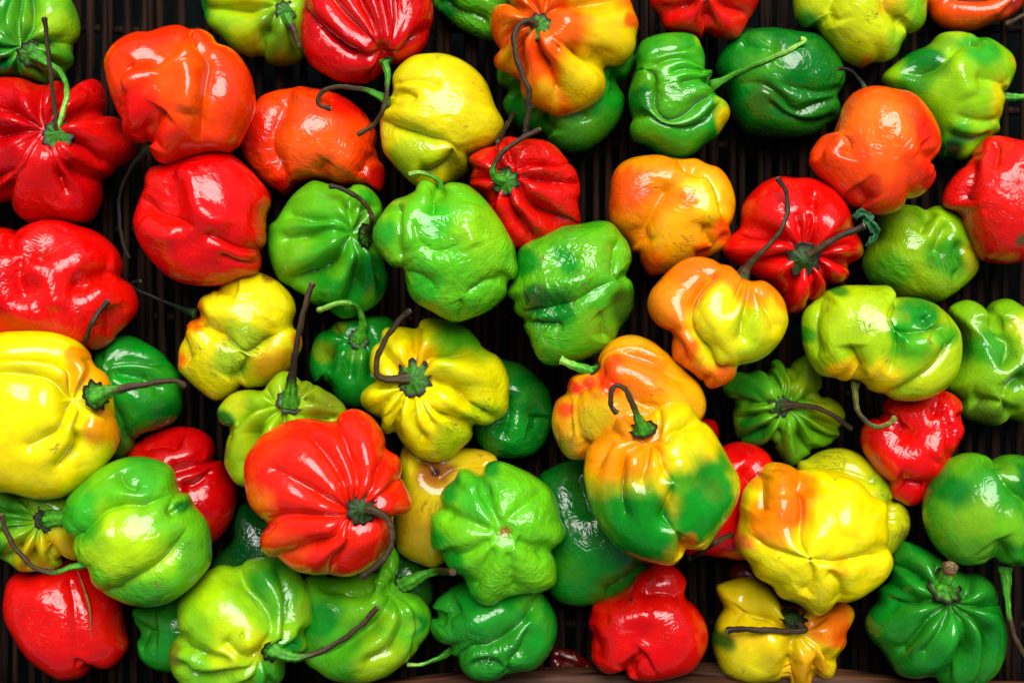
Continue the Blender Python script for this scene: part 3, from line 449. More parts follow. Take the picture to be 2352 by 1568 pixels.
  pole=(730,410), c=(600,350), F=["45:690,330 660,200 580,80 480,-50 380,-150","60:740,310 740,180 710,30 650,-100 560,-165","60:790,310 860,200 905,80 912,20","45:830,340 900,270 1005,210","40:660,370 500,280 330,190 200,130","40:650,430 450,430 250,440 110,510","50:660,470 600,570 480,630 300,700 190,750","45:690,500 680,600 600,720 530,855","60:830,420 960,460"],
  K=[(40,370,150,(255,105,10)),(250,650,170,(252,70,12)),(150,-50,150,(250,52,8))], B=[(300,60,200,15)], cal=85,
  stem="740,420,15 820,430,50 900,480,60 940,580,60 920,690,50 850,780,45 740,865,40", sr=(50,24), sc='b'),
 dict(t='C0', o=7, col=(85,188,22), n='green', lab="light green pepper with a lime yellow cheek and long curved stalk to the left edge", wr=.5,
  out="430,420 450,350 500,290 580,220 680,140 780,90 880,72 980,80 1080,110 1150,170 1175,300 1240,320 1280,400 1350,480 1385,580 1397,680 1390,780 1330,870 1250,950 1130,1030 1000,1062 860,1050 760,1010 690,960 620,900 605,800 560,780 510,700 500,620 450,560 420,500",
  pole=(595,770), C=["65:500,615 590,560 680,470 760,380 900,345 1040,340 1170,310","60:690,955 820,960 930,880 1100,780 1230,660 1290,520","45:1175,305 1190,390 1240,420","-20:560,650 700,560 850,520","35:840,140 900,220 1000,240"], B=[(600,430,110,10),(950,600,160,18)],
  K=[(900,640,290,(172,218,10)),(680,850,120,(110,195,20)),(1000,1010,200,(65,165,28)),(580,390,170,(55,170,25)),(1000,170,170,(65,172,30)),(1330,700,110,(90,170,25)),(1225,390,45,(25,120,25)),(460,500,60,(50,160,30))], S=[(1080,930,120),(1260,740,70),(640,250,30)],  # small dark patch at upper right paints a gap's shade into the skin
  stem="590,772,0 470,805,30 340,838,50 220,800,60 120,700,60 50,590,60 10,460,60", sr=(38,20), sc='gb', cal=18),
 dict(t='C0', o=4, col=(130,180,18), dk=1, lob=1.4, n='green', lab="small green and yellow ribbed pepper with a thick cut stalk at the left edge", wr=.1,
  out="-120,500 -60,350 0,310 60,310 150,330 230,290 430,260 520,350 560,500 560,700 500,760 420,720 410,790 330,830 250,835 150,830 70,780 0,740 -80,680",
  pole=(320,480), c=(280,520), F=["60:240,430 120,400 -30,370","55:240,510 130,520 -20,560","60:270,560 180,660 80,760","60:310,580 280,680 240,820","60:370,570 400,660 415,740","60:260,400 200,340","230,480 60,480"], K=[(250,740,160,(215,195,10)),(460,640,120,(220,185,10)),(80,400,150,(65,150,20)),(0,660,110,(50,140,20)),(350,300,90,(40,140,20))], cal=72,
  stem="315,480,30 370,478,60 430,480,60 500,485,40 560,490,10", sr=(64,50), under=1, sc='g'),
 dict(t='C0', o=3, col=(208,2,6), n='red', lab="red pepper with a thin brown seam down its front, bottom left corner", wr=.3,
  out="40,980 60,890 120,840 250,830 420,760 560,780 650,850 750,950 800,1060 820,1180 850,1300 830,1370 760,1450 700,1470 620,1450 560,1520 450,1545 380,1530 260,1450 180,1370 90,1230 45,1130 35,1050",
  C=["18:510,830 560,980 592,1150 605,1300 615,1400","75:620,1455 610,1400 560,1380"], B=[(300,1180,160,-12),(300,920,120,10)], seam="510,820 560,960 595,1100 600,1250 615,1390"),
 dict(t='C0', o=2, col=(25,145,28), n='green', lab="dark green lumpy pepper at the bottom between the red and the lime green ones", plain=1, wr=.4,
  out="880,1080 1000,1060 1150,1000 1250,950 1350,1000 1400,1200 1350,1450 1200,1490 1050,1480 940,1410 910,1320 920,1240 890,1170",
  C=["60:900,1250 1000,1210 1100,1200"], K=[(1050,1120,90,(50,150,25))]),
 dict(t='C1', o=6, col=(135,195,18), n='green', lab="lime green knobbly pepper at the bottom edge with a brown stalk curving up right", wr=.5,
  out="-470,1090 -460,1010 -400,930 -310,850 -220,795 -150,788 -90,795 -30,755 80,735 180,745 290,800 350,880 400,960 425,1080 420,1160 370,1220 385,1290 380,1340 300,1360 240,1420 235,1500 200,1560 50,1640 -150,1660 -350,1640 -450,1570 -510,1480 -530,1380 -500,1280 -440,1220 -460,1150",
  pole=(140,1330), c=(-60,1200), F=["85:150,1250 200,1170 190,1050 130,950 50,880 -60,800","55:210,1270 280,1180 310,1050 300,920 230,790","65:240,1290 380,1230","80:80,1380 60,1400 -60,1420 -200,1480 -330,1500 -400,1420","60:160,1420 165,1540","60:110,1410 60,1480 -40,1590"], C=["70:110,1300 60,1340 -20,1290 -120,1210","60:-440,1220 -340,1300 -200,1340 -60,1330"], B=[(50,1240,70,25),(-200,980,150,20),(-350,1150,100,12)],
  K=[(60,1270,130,(220,222,8)),(-60,1150,140,(185,215,10)),(-200,950,150,(165,212,12)),(150,850,140,(45,140,25)),(260,950,130,(85,170,20)),(380,1080,70,(120,170,20)),(310,1290,110,(8,130,25)),(180,1490,130,(55,155,25)),(-490,1330,90,(120,140,20)),(-100,1340,110,(190,215,12)),(-300,1450,120,(110,185,20))], S=[(-10,1180,25),(-460,1380,60)], cal=70,
  stem="150,1340,25 230,1385,50 330,1395,60 450,1365,65 600,1285,70 740,1180,75 840,1070,80", sr=(70,20), sc='gb'),
 dict(t='C1', o=4, col=(75,172,22), n='green', lab="large green and lime pepper at the bottom edge with a thick stalk pointing right", wr=.4,
  out="360,880 420,850 560,860 700,850 860,820 900,720 940,650 980,700 995,780 975,870 1060,960 1130,1000 1190,1080 1205,1150 1190,1230 1120,1330 1060,1400 1000,1450 900,1520 780,1555 650,1560 540,1540 440,1480 370,1430 330,1300 350,1100 340,950",
  pole=(985,930), c=(760,1180), F=["75:940,1000 880,1090 780,1180 620,1300 480,1370","65:1010,1010 1035,1100 1030,1200 960,1320 830,1370","60:1050,990 1110,1080 1140,1180 1110,1320","70:940,920 850,895 700,890 560,870","60:950,870 880,840","55:985,860 930,740"],
  K=[(900,1420,230,(158,198,12)),(750,1000,170,(105,185,20)),(480,1100,170,(20,135,25)),(1140,1150,90,(10,120,25)),(1080,1150,60,(110,180,30)),(960,1120,80,(130,195,20)),(620,1480,120,(60,160,20))], B=[(600,1130,120,-25)], cal=60,
  stem="990,935,10 1060,895,40 1150,855,50 1240,830,50 1340,835,40", sr=(70,28), sc='gb3'),
 dict(t='C1', o=4, col=(8,132,28), n='green', lab="dark green wrinkled pepper at the bottom centre, below the pale green scalloped one", plain=1, wr=.9,
  out="1195,1220 1200,1150 1260,1100 1210,1080 1230,1020 1300,960 1400,900 1600,850 1900,900 1920,960 1980,1040 2025,1140 2028,1240 1990,1350 1930,1430 1850,1480 1700,1500 1650,1530 1560,1555 1460,1530 1390,1460 1370,1390 1330,1370 1310,1300 1240,1290",
  C=["55:1220,1150 1300,1080 1400,1010","65:1365,1395 1450,1300 1600,1270 1750,1170 1880,1040 1920,960","40:1690,1490 1730,1380 1800,1300 1850,1150","40:1460,1420 1560,1400 1680,1420","-20:1330,1120 1560,1100 1720,1000"], B=[(1560,1400,70,-25),(1300,1180,80,15)],
  K=[(1880,1010,100,(70,175,25)),(1570,1080,100,(35,150,35)),(1940,1250,100,(20,145,30))],
  stem="1330,1350,-20 1230,1410,-30 1140,1440,-40 1040,1448,-40", sr=(36,14), sc='g', under=1),
 dict(t='C1', o=8, col=(100,198,22), n='green', lab="pale green scalloped pepper showing its flower end, bottom centre", wr=.9,
  out="1190,500 1200,450 1265,400 1255,330 1290,270 1350,220 1380,160 1440,152 1500,180 1520,215 1550,130 1600,102 1680,110 1780,150 1880,200 1991,290 2036,400 2051,480 2086,550 2071,620 1996,690 2021,760 2026,880 2000,930 1930,965 1800,975 1700,1000 1600,1052 1530,1045 1460,1000 1430,930 1400,860 1330,830 1290,770 1260,700 1200,670 1190,600",
  c=(1660,540), k=1.3, C=["45:1650,480 1580,350 1522,215","30:1600,520 1420,460 1270,400","35:1600,580 1420,680 1260,700","45:1750,580 1880,640 1996,690","40:1620,620 1520,820 1440,950","30:1700,440 1850,330 1960,260","30:1700,650 1740,850 1760,980"], B=[(1680,520,80,-30)],
  K=[(1500,300,160,(65,178,28)),(1340,780,110,(20,150,25)),(1430,930,110,(20,150,25)),(1300,260,90,(20,145,28)),(1230,600,80,(30,155,28)),(1900,850,130,(115,205,18)),(1692,522,40,(150,115,35)),(1600,130,70,(20,140,28))], S=[(1690,520,70),(1360,490,35)]),
 dict(t='C2', o=2, col=(8,112,24), plain=1, n='green', lab="long dark green pepper under the three-coloured one, bottom centre", wr=.5,
  out="260,200 330,150 420,110 520,95 650,120 800,250 950,500 1000,700 990,790 940,870 850,950 750,1000 650,1040 520,1057 420,1040 340,990 300,900 250,600 220,350",
  C=["60:990,780 850,890 740,960 690,1010","40:500,150 560,300 600,450"], B=[(480,340,140,-35)], K=[(600,850,270,(18,142,25)),(460,780,120,(50,140,20)),(960,760,60,(60,110,20))]),
 dict(t='C1', o=3, col=(198,160,16), n='yellow', lab="dull brownish-yellow pepper beneath, right of the big scarlet one", wr=.2,
  out="990,60 1040,-40 1100,-60 1250,-40 1400,10 1500,20 1600,50 1640,110 1610,220 1520,400 1420,600 1320,740 1240,800 1180,805 1120,780 1030,740 970,680 955,560 960,460 1000,350 1000,200",
  C=["45:1250,170 1180,80 1050,60","40:1250,200 1350,120 1500,90 1620,120"], B=[(1245,165,70,-45),(1100,230,90,15)],
  K=[(1240,170,130,(145,85,22)),(1520,70,110,(215,180,18)),(1100,700,120,(210,172,15)),(1060,20,80,(170,120,20)),(1245,165,32,(50,12,8))], S=[(1180,400,90),(1550,40,80)]),
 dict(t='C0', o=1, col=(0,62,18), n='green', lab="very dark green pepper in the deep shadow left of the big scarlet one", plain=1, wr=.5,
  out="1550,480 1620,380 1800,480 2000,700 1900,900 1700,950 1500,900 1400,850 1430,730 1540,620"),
 dict(t='C2', o=4, col=(214,4,8), n='red', lab="red pepper squeezed between the three-coloured one and the big yellow one, right of centre", wr=.2,
  out="1430,30 1490,-5 1560,-25 1650,-15 1740,25 1800,100 1850,250 1800,450 1750,600 1650,740 1560,755 1480,740 1400,730 1330,720 1230,720 1200,680 1300,600 1350,300 1400,100",
  C=["55:1540,120 1620,230 1570,380 1560,520 1640,600"], B=[(1560,100,80,10)], S=[(1620,20,60)],
  stem="1235,738,-10 1330,706,40 1420,640,90 1525,588,120", sr=(36,20), sc='b'),
 dict(t='C3', o=9, col=(252,228,2), n='yellow', lab="large knobbly yellow pepper with an orange lobe, topmost at the lower right", wr=.3,
  out="-60,400 -40,300 20,220 70,170 130,115 200,108 270,125 330,155 440,145 550,160 650,180 730,240 790,310 870,350 905,390 905,480 912,580 905,660 940,720 943,790 900,880 830,940 730,1000 650,1030 560,1030 510,1090 440,1123 390,1100 310,1040 200,1000 150,930 50,870 0,780 -60,720 -95,640 -80,560 -60,480",
  c=(420,600), C=["90:330,150 300,260 278,400 262,520 270,610 325,690","35:335,700 180,680 50,640 -40,560","55:345,700 500,725 700,700 905,665","28:340,720 350,850 300,950","30:450,780 540,880 580,1020","-18:620,200 590,400 560,560","40:60,170 40,300 20,430","-18:150,150 160,260 180,330"], B=[(760,810,110,-30),(640,430,170,18),(140,520,120,-15)],
  K=[(240,250,170,(255,130,5)),(130,470,180,(255,140,8)),(230,420,110,(255,110,5)),(-60,620,80,(250,135,40)),(560,750,90,(250,188,2)),(335,698,12,(90,30,10)),(60,200,80,(250,165,10)),(440,1040,90,(225,210,10))], S=[(150,150,50),(520,200,40),(350,210,40),(140,670,40),(290,870,25)]),
 dict(t='C3', o=4, col=(178,182,16), n='yellow', lab="olive yellow scratched pepper behind the large knobbly yellow one, lower right", wr=.3,
  out="320,130 380,90 480,35 600,15 700,40 800,110 880,190 930,290 925,350 1000,375 1050,450 1055,540 1020,620 940,715 800,800 500,700 350,400",
  C=["65:930,350 890,420 880,520","35:560,130 700,170 820,230"], K=[(850,260,100,(145,180,18)),(960,620,90,(140,150,18))], S=[(480,90,150),(960,580,120),(820,290,70)]),
 dict(t='C2', o=3, col=(222,3,4), n='red', lab="glossy red pepper with a cleft base at the bottom edge, right of centre", wr=.4,
  out="600,1120 615,1050 690,1005 780,975 870,900 900,850 980,800 1020,775 1120,790 1190,830 1235,900 1215,990 1290,1060 1350,1150 1375,1250 1360,1340 1310,1430 1240,1500 1100,1535 960,1550 850,1530 810,1470 740,1500 670,1490 610,1420 600,1340 610,1240 580,1180",
  C=["60:810,1475 870,1400 950,1330","55:1220,990 1130,920 1000,905 870,920","-22:700,1110 830,1090 1000,1070","22:590,1160 640,1300 610,1400"], B=[(930,1210,120,-26),(1180,1180,110,12),(720,1200,80,15)], S=[(770,1420,30),(1000,1440,50)], K=[(850,985,14,(70,25,10))]),
 dict(t='C3', o=5, col=(228,195,8), dk=1, lob=1.4, n='yellow', lab="yellow many-lobed pepper with an orange lobe at the bottom edge, its stalk lying flat", wr=.2,
  out="-220,930 -160,900 -60,870 20,870 100,900 170,980 200,1040 340,1050 450,1080 560,1040 640,1035 695,1090 680,1160 640,1230 635,1310 580,1390 575,1450 540,1520 480,1540 425,1500 415,1550 380,1600 290,1600 240,1570 222,1510 160,1550 0,1560 -100,1540 -180,1490 -220,1400 -250,1300 -230,1200 -200,1130 -172,1082 -178,1050 -205,1000",
  pole=(275,1170), F=["60:190,1130 50,1070 -120,1070","75:245,1250 235,1350 222,1520","65:330,1260 400,1350 415,1500","55:350,1230 450,1330 520,1400 580,1405","45:340,1120 450,1090","55:250,1090 200,1040"],
  K=[(560,1150,170,(254,122,15)),(620,1250,100,(255,100,8)),(350,1460,160,(240,172,8)),(270,1060,110,(240,125,15)),(-215,1270,90,(60,100,20)),(420,1200,90,(250,135,15))], S=[(-60,1450,40),(-150,1480,40)], cal=80,
  stem="290,1170,10 345,1190,60 365,1215,80 300,1224,85 100,1218,85 -100,1212,85 -145,1225,85", sr=(48,22), sc='b'),
 dict(t='C3', o=5, col=(15,132,28), lob=1.4, n='green', lab="ribbed dark green pepper like a small pumpkin, bottom right, with a cut stalk", plain=1, wr=.15,
  out="950,720 1010,630 1100,650 1200,700 1300,760 1400,830 1500,838 1570,880 1620,950 1645,1040 1665,1110 1690,1230 1690,1350 1660,1450 1600,1530 1480,1600 1300,1610 1200,1530 1080,1535 980,1510 930,1440 880,1360 800,1270 768,1190 790,1100 850,1030 860,950 930,900 940,800",
  pole=(1265,960), c=(1250,1080), F=["70:1180,960 1050,965 900,990","70:1150,900 1060,820 950,790","45:1200,1020 1100,1090 1020,1200 950,1310","80:1270,1040 1320,1110 1345,1250 1290,1400 1210,1520","80:1320,1030 1420,1110 1500,1250 1530,1400 1500,1580","70:1370,990 1480,1000 1640,1030","70:1350,930 1410,850","60:1200,890 1180,760","30:1230,1030 1180,1150 1080,1300"],
  K=[(1250,1200,130,(35,150,32)),(980,1250,170,(35,135,25))], cal=105,
  stem="1262,955,20 1300,880,70 1335,795,95", sr=(82,38), sc='g4'),
 dict(t='C3', o=5, col=(45,148,22), n='green', lab="green pepper with a long brown hanging stalk at the right edge, lower right", wr=.3,
  out="1160,350 1200,250 1290,120 1380,65 1470,45 1550,60 1610,100 1680,65 1780,60 1900,100 2000,300 1980,600 1900,750 1800,790 1700,790 1600,745 1500,780 1400,785 1310,750 1230,670 1180,580 1150,460",
  pole=(1695,790), C=["70:1605,750 1590,670 1540,590","65:1610,100 1550,140 1640,250 1740,320 1800,420 1820,560 1780,760","40:1500,60 1570,170"],
  K=[(1400,450,170,(115,175,20)),(1650,500,130,(105,180,20)),(1230,250,130,(15,120,25)),(1820,200,150,(8,108,20)),(1440,640,110,(90,165,20)),(1640,170,60,(90,160,20))],
  stem="1690,800,0 1700,950,20 1715,1100,20 1755,1260,10 1830,1400,0 1900,1450,0", sr=(62,20), sc='gb3', cal=30),
 dict(t='B2', o=1, col=(195,4,6), n='red', lab="small scrap of red pepper showing in the gap below the orange ribbed one, centre right", wr=.2,
  out="1320,1300 1380,1295 1430,1320 1445,1400 1430,1450 1500,1500 1450,1600 1300,1600 1180,1550 1180,1400 1240,1320"),
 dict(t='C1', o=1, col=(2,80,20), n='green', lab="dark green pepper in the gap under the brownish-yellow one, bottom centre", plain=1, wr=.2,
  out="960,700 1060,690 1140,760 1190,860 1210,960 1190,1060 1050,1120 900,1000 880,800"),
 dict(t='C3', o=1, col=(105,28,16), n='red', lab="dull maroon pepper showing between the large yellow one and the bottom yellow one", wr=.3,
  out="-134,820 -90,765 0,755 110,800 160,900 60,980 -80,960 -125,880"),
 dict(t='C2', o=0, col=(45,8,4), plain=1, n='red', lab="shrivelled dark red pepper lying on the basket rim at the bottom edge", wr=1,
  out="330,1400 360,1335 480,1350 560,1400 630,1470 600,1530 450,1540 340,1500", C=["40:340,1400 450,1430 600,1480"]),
]

# ---------------------------------------------------------------- pepper builder
K = 0.347822
ORG = {c + str(i): (574.22 * i if i < 3 else 1720.4, {'A': 0.0, 'B': 511.05, 'C': 1022.7}[c]) for c in 'ABC' for i in range(4)}
LEVEL = {}
for lv in (6, 7):
    bmi = bmesh.new(); bmesh.ops.create_icosphere(bmi, subdivisions=lv, radius=1.0)
    me_ = bpy.data.meshes.new('ico'); bmi.to_mesh(me_); bmi.free()
    dr = np.empty(len(me_.vertices) * 3); me_.vertices.foreach_get('co', dr)
    fc = np.empty(len(me_.polygons) * 3, dtype=np.int32); me_.polygons.foreach_get('vertices', fc)
    LEVEL[lv] = (me_, dr.reshape(-1, 3), fc.reshape(-1, 3))
def use_level(lv):
    global ICO, DIR, FAC, nv
    ICO, DIR, FAC = LEVEL[lv]; nv = len(DIR)
def vnormals(p):
    n = np.cross(p[FAC[:, 1]] - p[FAC[:, 0]], p[FAC[:, 2]] - p[FAC[:, 0]]); out = np.zeros_like(p)
    for k in range(3):
        for a in range(3): out[:, a] += np.bincount(FAC[:, k], weights=n[:, a], minlength=len(p))
    return out / (np.linalg.norm(out, axis=1)[:, None] + 1e-12)
def smoothstep(x): x = np.clip(x, 0, 1); return x * x * (3 - 2 * x)

def body_shape(d, seed):
    """vertices in tile units: x right, y DOWN the picture, z towards the viewer, relative to the centre"""
    poly = catmull(pts(d['out']), 10, True)
    if 'c' in d: c = np.array(d['c'], float)
    else:
        x, y = poly[:, 0], poly[:, 1]; x2, y2 = np.roll(x, -1), np.roll(y, -1); cr = x * y2 - x2 * y; A = cr.sum() / 2
        c = np.array([((x + x2) * cr).sum() / (6 * A), ((y + y2) * cr).sum() / (6 * A)])
    rel = poly - c; ang = np.arctan2(rel[:, 1], rel[:, 0]); rad = np.linalg.norm(rel, axis=1)
    NB = 360; Rb = np.zeros(NB)
    dense = np.concatenate([rel + (np.roll(rel, -1, 0) - rel) * t for t in np.linspace(0, 1, 12, False)])
    ai = (np.floor((np.arctan2(dense[:, 1], dense[:, 0]) / (2 * math.pi)) * NB).astype(int)) % NB
    np.maximum.at(Rb, ai, np.linalg.norm(dense, axis=1))
    idx = np.arange(NB); ok = Rb > 0; Rb = np.interp(idx, idx[ok], Rb[ok], period=NB)
    f = np.fft.rfft(Rb); fr = np.arange(len(f))
    R1 = np.fft.irfft(f * np.exp(-(fr / 60.0) ** 2), NB)
    Rs = np.fft.irfft(f * np.exp(-(fr / 3.2) ** 2), NB)
    phi = (np.arctan2(DIR[:, 1], DIR[:, 0]) / (2 * math.pi)) * NB
    r1 = np.interp(phi, idx + 0.5, R1, period=NB); rs = np.interp(phi, idx + 0.5, Rs, period=NB)
    rho = np.clip(np.hypot(DIR[:, 0], DIR[:, 1]), 0, 1); k = d.get('k', 2.6)
    re = rs + (r1 - rs) * rho ** k
    q = np.sin(np.arcsin(rho)) ** 0.9
    mean = R1.mean(); H = d.get('H', 0.86) * min(mean, 470)
    cz = np.abs(DIR[:, 2]) ** 0.88 * np.sign(DIR[:, 2])
    z = np.where(cz > 0, cz * H, cz * H * 0.72)
    ux, uy = np.cos(phi / NB * 2 * math.pi), np.sin(phi / NB * 2 * math.pi)
    p = np.stack([re * q * ux, re * q * uy, z], 1)
    n = vnormals(p); n = n * np.sign((n * p).sum(1)).mean()
    # creases and ridges
    xy = p[:, :2] + c
    xy = xy + 5 * np.stack([wnoise(p, 1 / 70, seed + 1), wnoise(p, 1 / 70, seed + 2)], 1)
    if 'pole' in d: pd = np.hypot(xy[:, 0] - d['pole'][0], xy[:, 1] - d['pole'][1])
    neg = np.zeros(nv); ridge = np.zeros(nv); DL, EL, FL = [], [], []
    lines = [(s, False) for s in d.get('C', [])] + [(s, True) for s in d.get('F', [])]
    for s, fr_ in lines:
        depth = 55.0
        if ':' in s: a, s = s.split(':'); depth = float(a)
        pl = pts(s)
        if fr_: pl = np.vstack([np.array(d['pole'], float), pl])
        pl = catmull(pl, 6)
        dist, par = polydist(xy, pl)
        if fr_: env = smoothstep(par / 0.10 + 0.1) * (1 - (0.5 if 'lob' in d else 0.4) * smoothstep((par - 0.5) / 0.5))
        else:
            env = smoothstep(par / 0.15 + 0.25) * smoothstep((1 - par) / 0.22 + 0.15)
        if depth < 0:
            ridge = np.maximum(ridge, -1.5 * depth * env * np.exp(-(dist / 75) ** 2)); continue
        DL.append(dist); EL.append(depth * (2.0 * d.get('lob', 1) if fr_ else 1.5) * env); FL.append(fr_)
    soft = 4.0 if nv > 20000 else 9.0
    if DL:
        DL = np.array(DL); EL = np.array(EL); ar = np.arange(nv); o1 = DL.argmin(0); d1 = DL[o1, ar]; e1 = EL[o1, ar]
        D2 = DL.copy(); D2[o1, ar] = 1e9; d2 = np.minimum(D2.min(0), 1e4)
        hs = np.minimum((d1 + d2) / 2, 45 + 1.5 * e1)           # half the width of the lobe this point sits on
        isf = np.array(FL)[o1]
        dep = np.where(isf, np.minimum(e1, (2.2 if 'lob' in d else 1.5) * hs), np.minimum(e1, 0.8 * hs + 0.35 * e1))
        t_ = np.clip((np.sqrt(d1 ** 2 + soft ** 2) - soft) / np.maximum(hs, 1), 0, 1)
        neg = dep * (1 - np.sin(t_ * math.pi / 2) ** 0.7)
    disp = -neg + ridge
    for (bx, by, br, ba) in d.get('B', []):
        dd = np.hypot(xy[:, 0] - bx, xy[:, 1] - by); fz = np.where(p[:, 2] > 0, 1.0, 0.3)
        disp += 1.3 * ba * np.exp(-(dd / br) ** 2) * fz
    if 'pole' in d:
        cal = d.get('cal', 50); dd = np.hypot(xy[:, 0] - d['pole'][0], xy[:, 1] - d['pole'][1])
        zf = smoothstep((p[:, 2] + 60) / 120)
        disp += cal * zf * (0.42 * np.exp(-((dd - 2.3 * cal) / (1.1 * cal)) ** 2) - 0.85 * np.exp(-(dd / (cal * 1.15)) ** 2))
    wr = d.get('wr', 0.4)
    disp += 7 * wnoise(p, 1 / 110, seed + 3) + (1 + 4 * wr) * wnoise(p, 1 / 42, seed + 4)
    w1 = wnoise(p * np.array([1, 1, 0.7]), 1 / 22, seed + 5); msk = smoothstep(wnoise(p, 1 / 110, seed + 6) * 0.8 + 0.4)
    disp += wr * 3.6 * (0.6 - np.abs(w1) * 1.3) * msk
    side = np.abs(n[:, 2])                      # the traced outline already carries its notches
    damp = np.where(disp < 0, (0.3 if 'lob' in d else 0.45) + (0.7 if 'lob' in d else 0.55) * smoothstep(side * 1.6), 0.5 + 0.5 * side)
    p = p + n * (disp * damp)[:, None]
    # bring the silhouette back to the traced outline
    a2 = (np.arctan2(p[:, 1], p[:, 0]) / (2 * math.pi) * NB); r2 = np.hypot(p[:, 0], p[:, 1])
    mx = np.zeros(NB // 3); np.maximum.at(mx, (np.floor(a2 / 3).astype(int)) % (NB // 3), r2)
    tgt = R1.reshape(-1, 3).mean(1); fac = np.clip(tgt / np.maximum(mx, 1), 0.9, 1.35)
    fac = (np.roll(fac, 1) + 2 * fac + np.roll(fac, -1)) / 4
    ff = np.interp(a2, np.arange(NB // 3) * 3 + 1.5, fac, period=NB); rr = np.interp(a2, idx + 0.5, R1, period=NB)
    wgt = np.clip(r2 / rr, 0, 1) ** 1.5
    p[:, :2] *= (1 + (ff - 1) * wgt)[:, None]
    return p, c, H

def colours(d, p, c, seed):
    xy = p[:, :2] + c
    wob = np.stack([wnoise(p, 1 / 60, seed + 11), wnoise(p, 1 / 60, seed + 12)], 1)
    col = np.repeat(lin(d['col'])[None], nv, 0)
    if 'pole' in d: a = np.array([*(np.array(d['pole']) - c), 0.45 * np.abs(p[:, 2]).max()])
    else:
        r = np.random.default_rng(seed + 9); a = r.normal(size=3)
    a = a / (np.linalg.norm(a) + 1e-9)
    al = p @ a; perp = p - al[:, None] * a; pn = perp / (np.linalg.norm(perp, axis=1)[:, None] + 1e-6)
    mer = pn * 7.0 + (al / 130.0)[:, None] * a + perp / 220.0
    # natural ripening: uneven clouds and streaks towards a neighbouring hue
    turn, amt = {'green': ((128, 200, 14), 0.38), 'yellow': ((232, 236, 14), 0.4), 'orange': ((255, 98, 3), 0.22), 'red': ((242, 26, 6), 0.4)}[d['n']]
    cl = smoothstep(0.5 + 0.55 * wnoise(p, 1 / 130, seed + 15) + 0.3 * wnoise(mer, 0.9, seed + 16) + 0.12 * wnoise(p, 1 / 30, seed + 17))
    if d.get('plain'): cl = cl * 0.2
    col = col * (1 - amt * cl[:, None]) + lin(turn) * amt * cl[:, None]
    st = 0.10 * wnoise(mer, 1.5, seed + 13) + 0.05 * wnoise(p, 1 / 20, seed + 14)
    for (x, y, r, rgb) in d.get('K', []):
        j = min(28, r * 0.3)
        dd = np.hypot(*(xy + wob * j - np.array([x, y])).T)
        w = 1 - smoothstep((dd / r - 0.48 + st * min(1, r / 90)) / 0.8)
        col = col * (1 - w[:, None]) + lin(rgb) * w[:, None]
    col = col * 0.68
    scar = np.zeros(nv) + 0.12
    for (x, y, r) in d.get('S', []):
        dd = np.hypot(*(xy + wob * 20 - np.array([x, y])).T)
        scar = np.maximum(scar, (1 - smoothstep((dd / r - 0.3) / 0.9)) * np.where(p[:, 2] > -40, 1, 0))
    wr = d.get('wr', 0.4) * (0.35 + 0.65 * smoothstep(wnoise(p, 1 / 110, seed + 6) * 0.8 + 0.5))
    return col, scar, mer, wr

CELL = 8.0; GX0, GY0, GW, GH = -300.0, -300.0, 370, 272
TOP = np.zeros((GH, GW)) + 12.0
def cells(u, v):
    return np.clip(((v - GY0) / CELL).astype(int), 0, GH - 1), np.clip(((u - GX0) / CELL).astype(int), 0, GW - 1)
def top_at(u, v, r=0):
    iy, ix = cells(np.array([u]), np.array([v])); iy, ix = int(iy[0]), int(ix[0])
    return TOP[max(iy - r, 0):iy + r + 1, max(ix - r, 0):ix + r + 1].max()

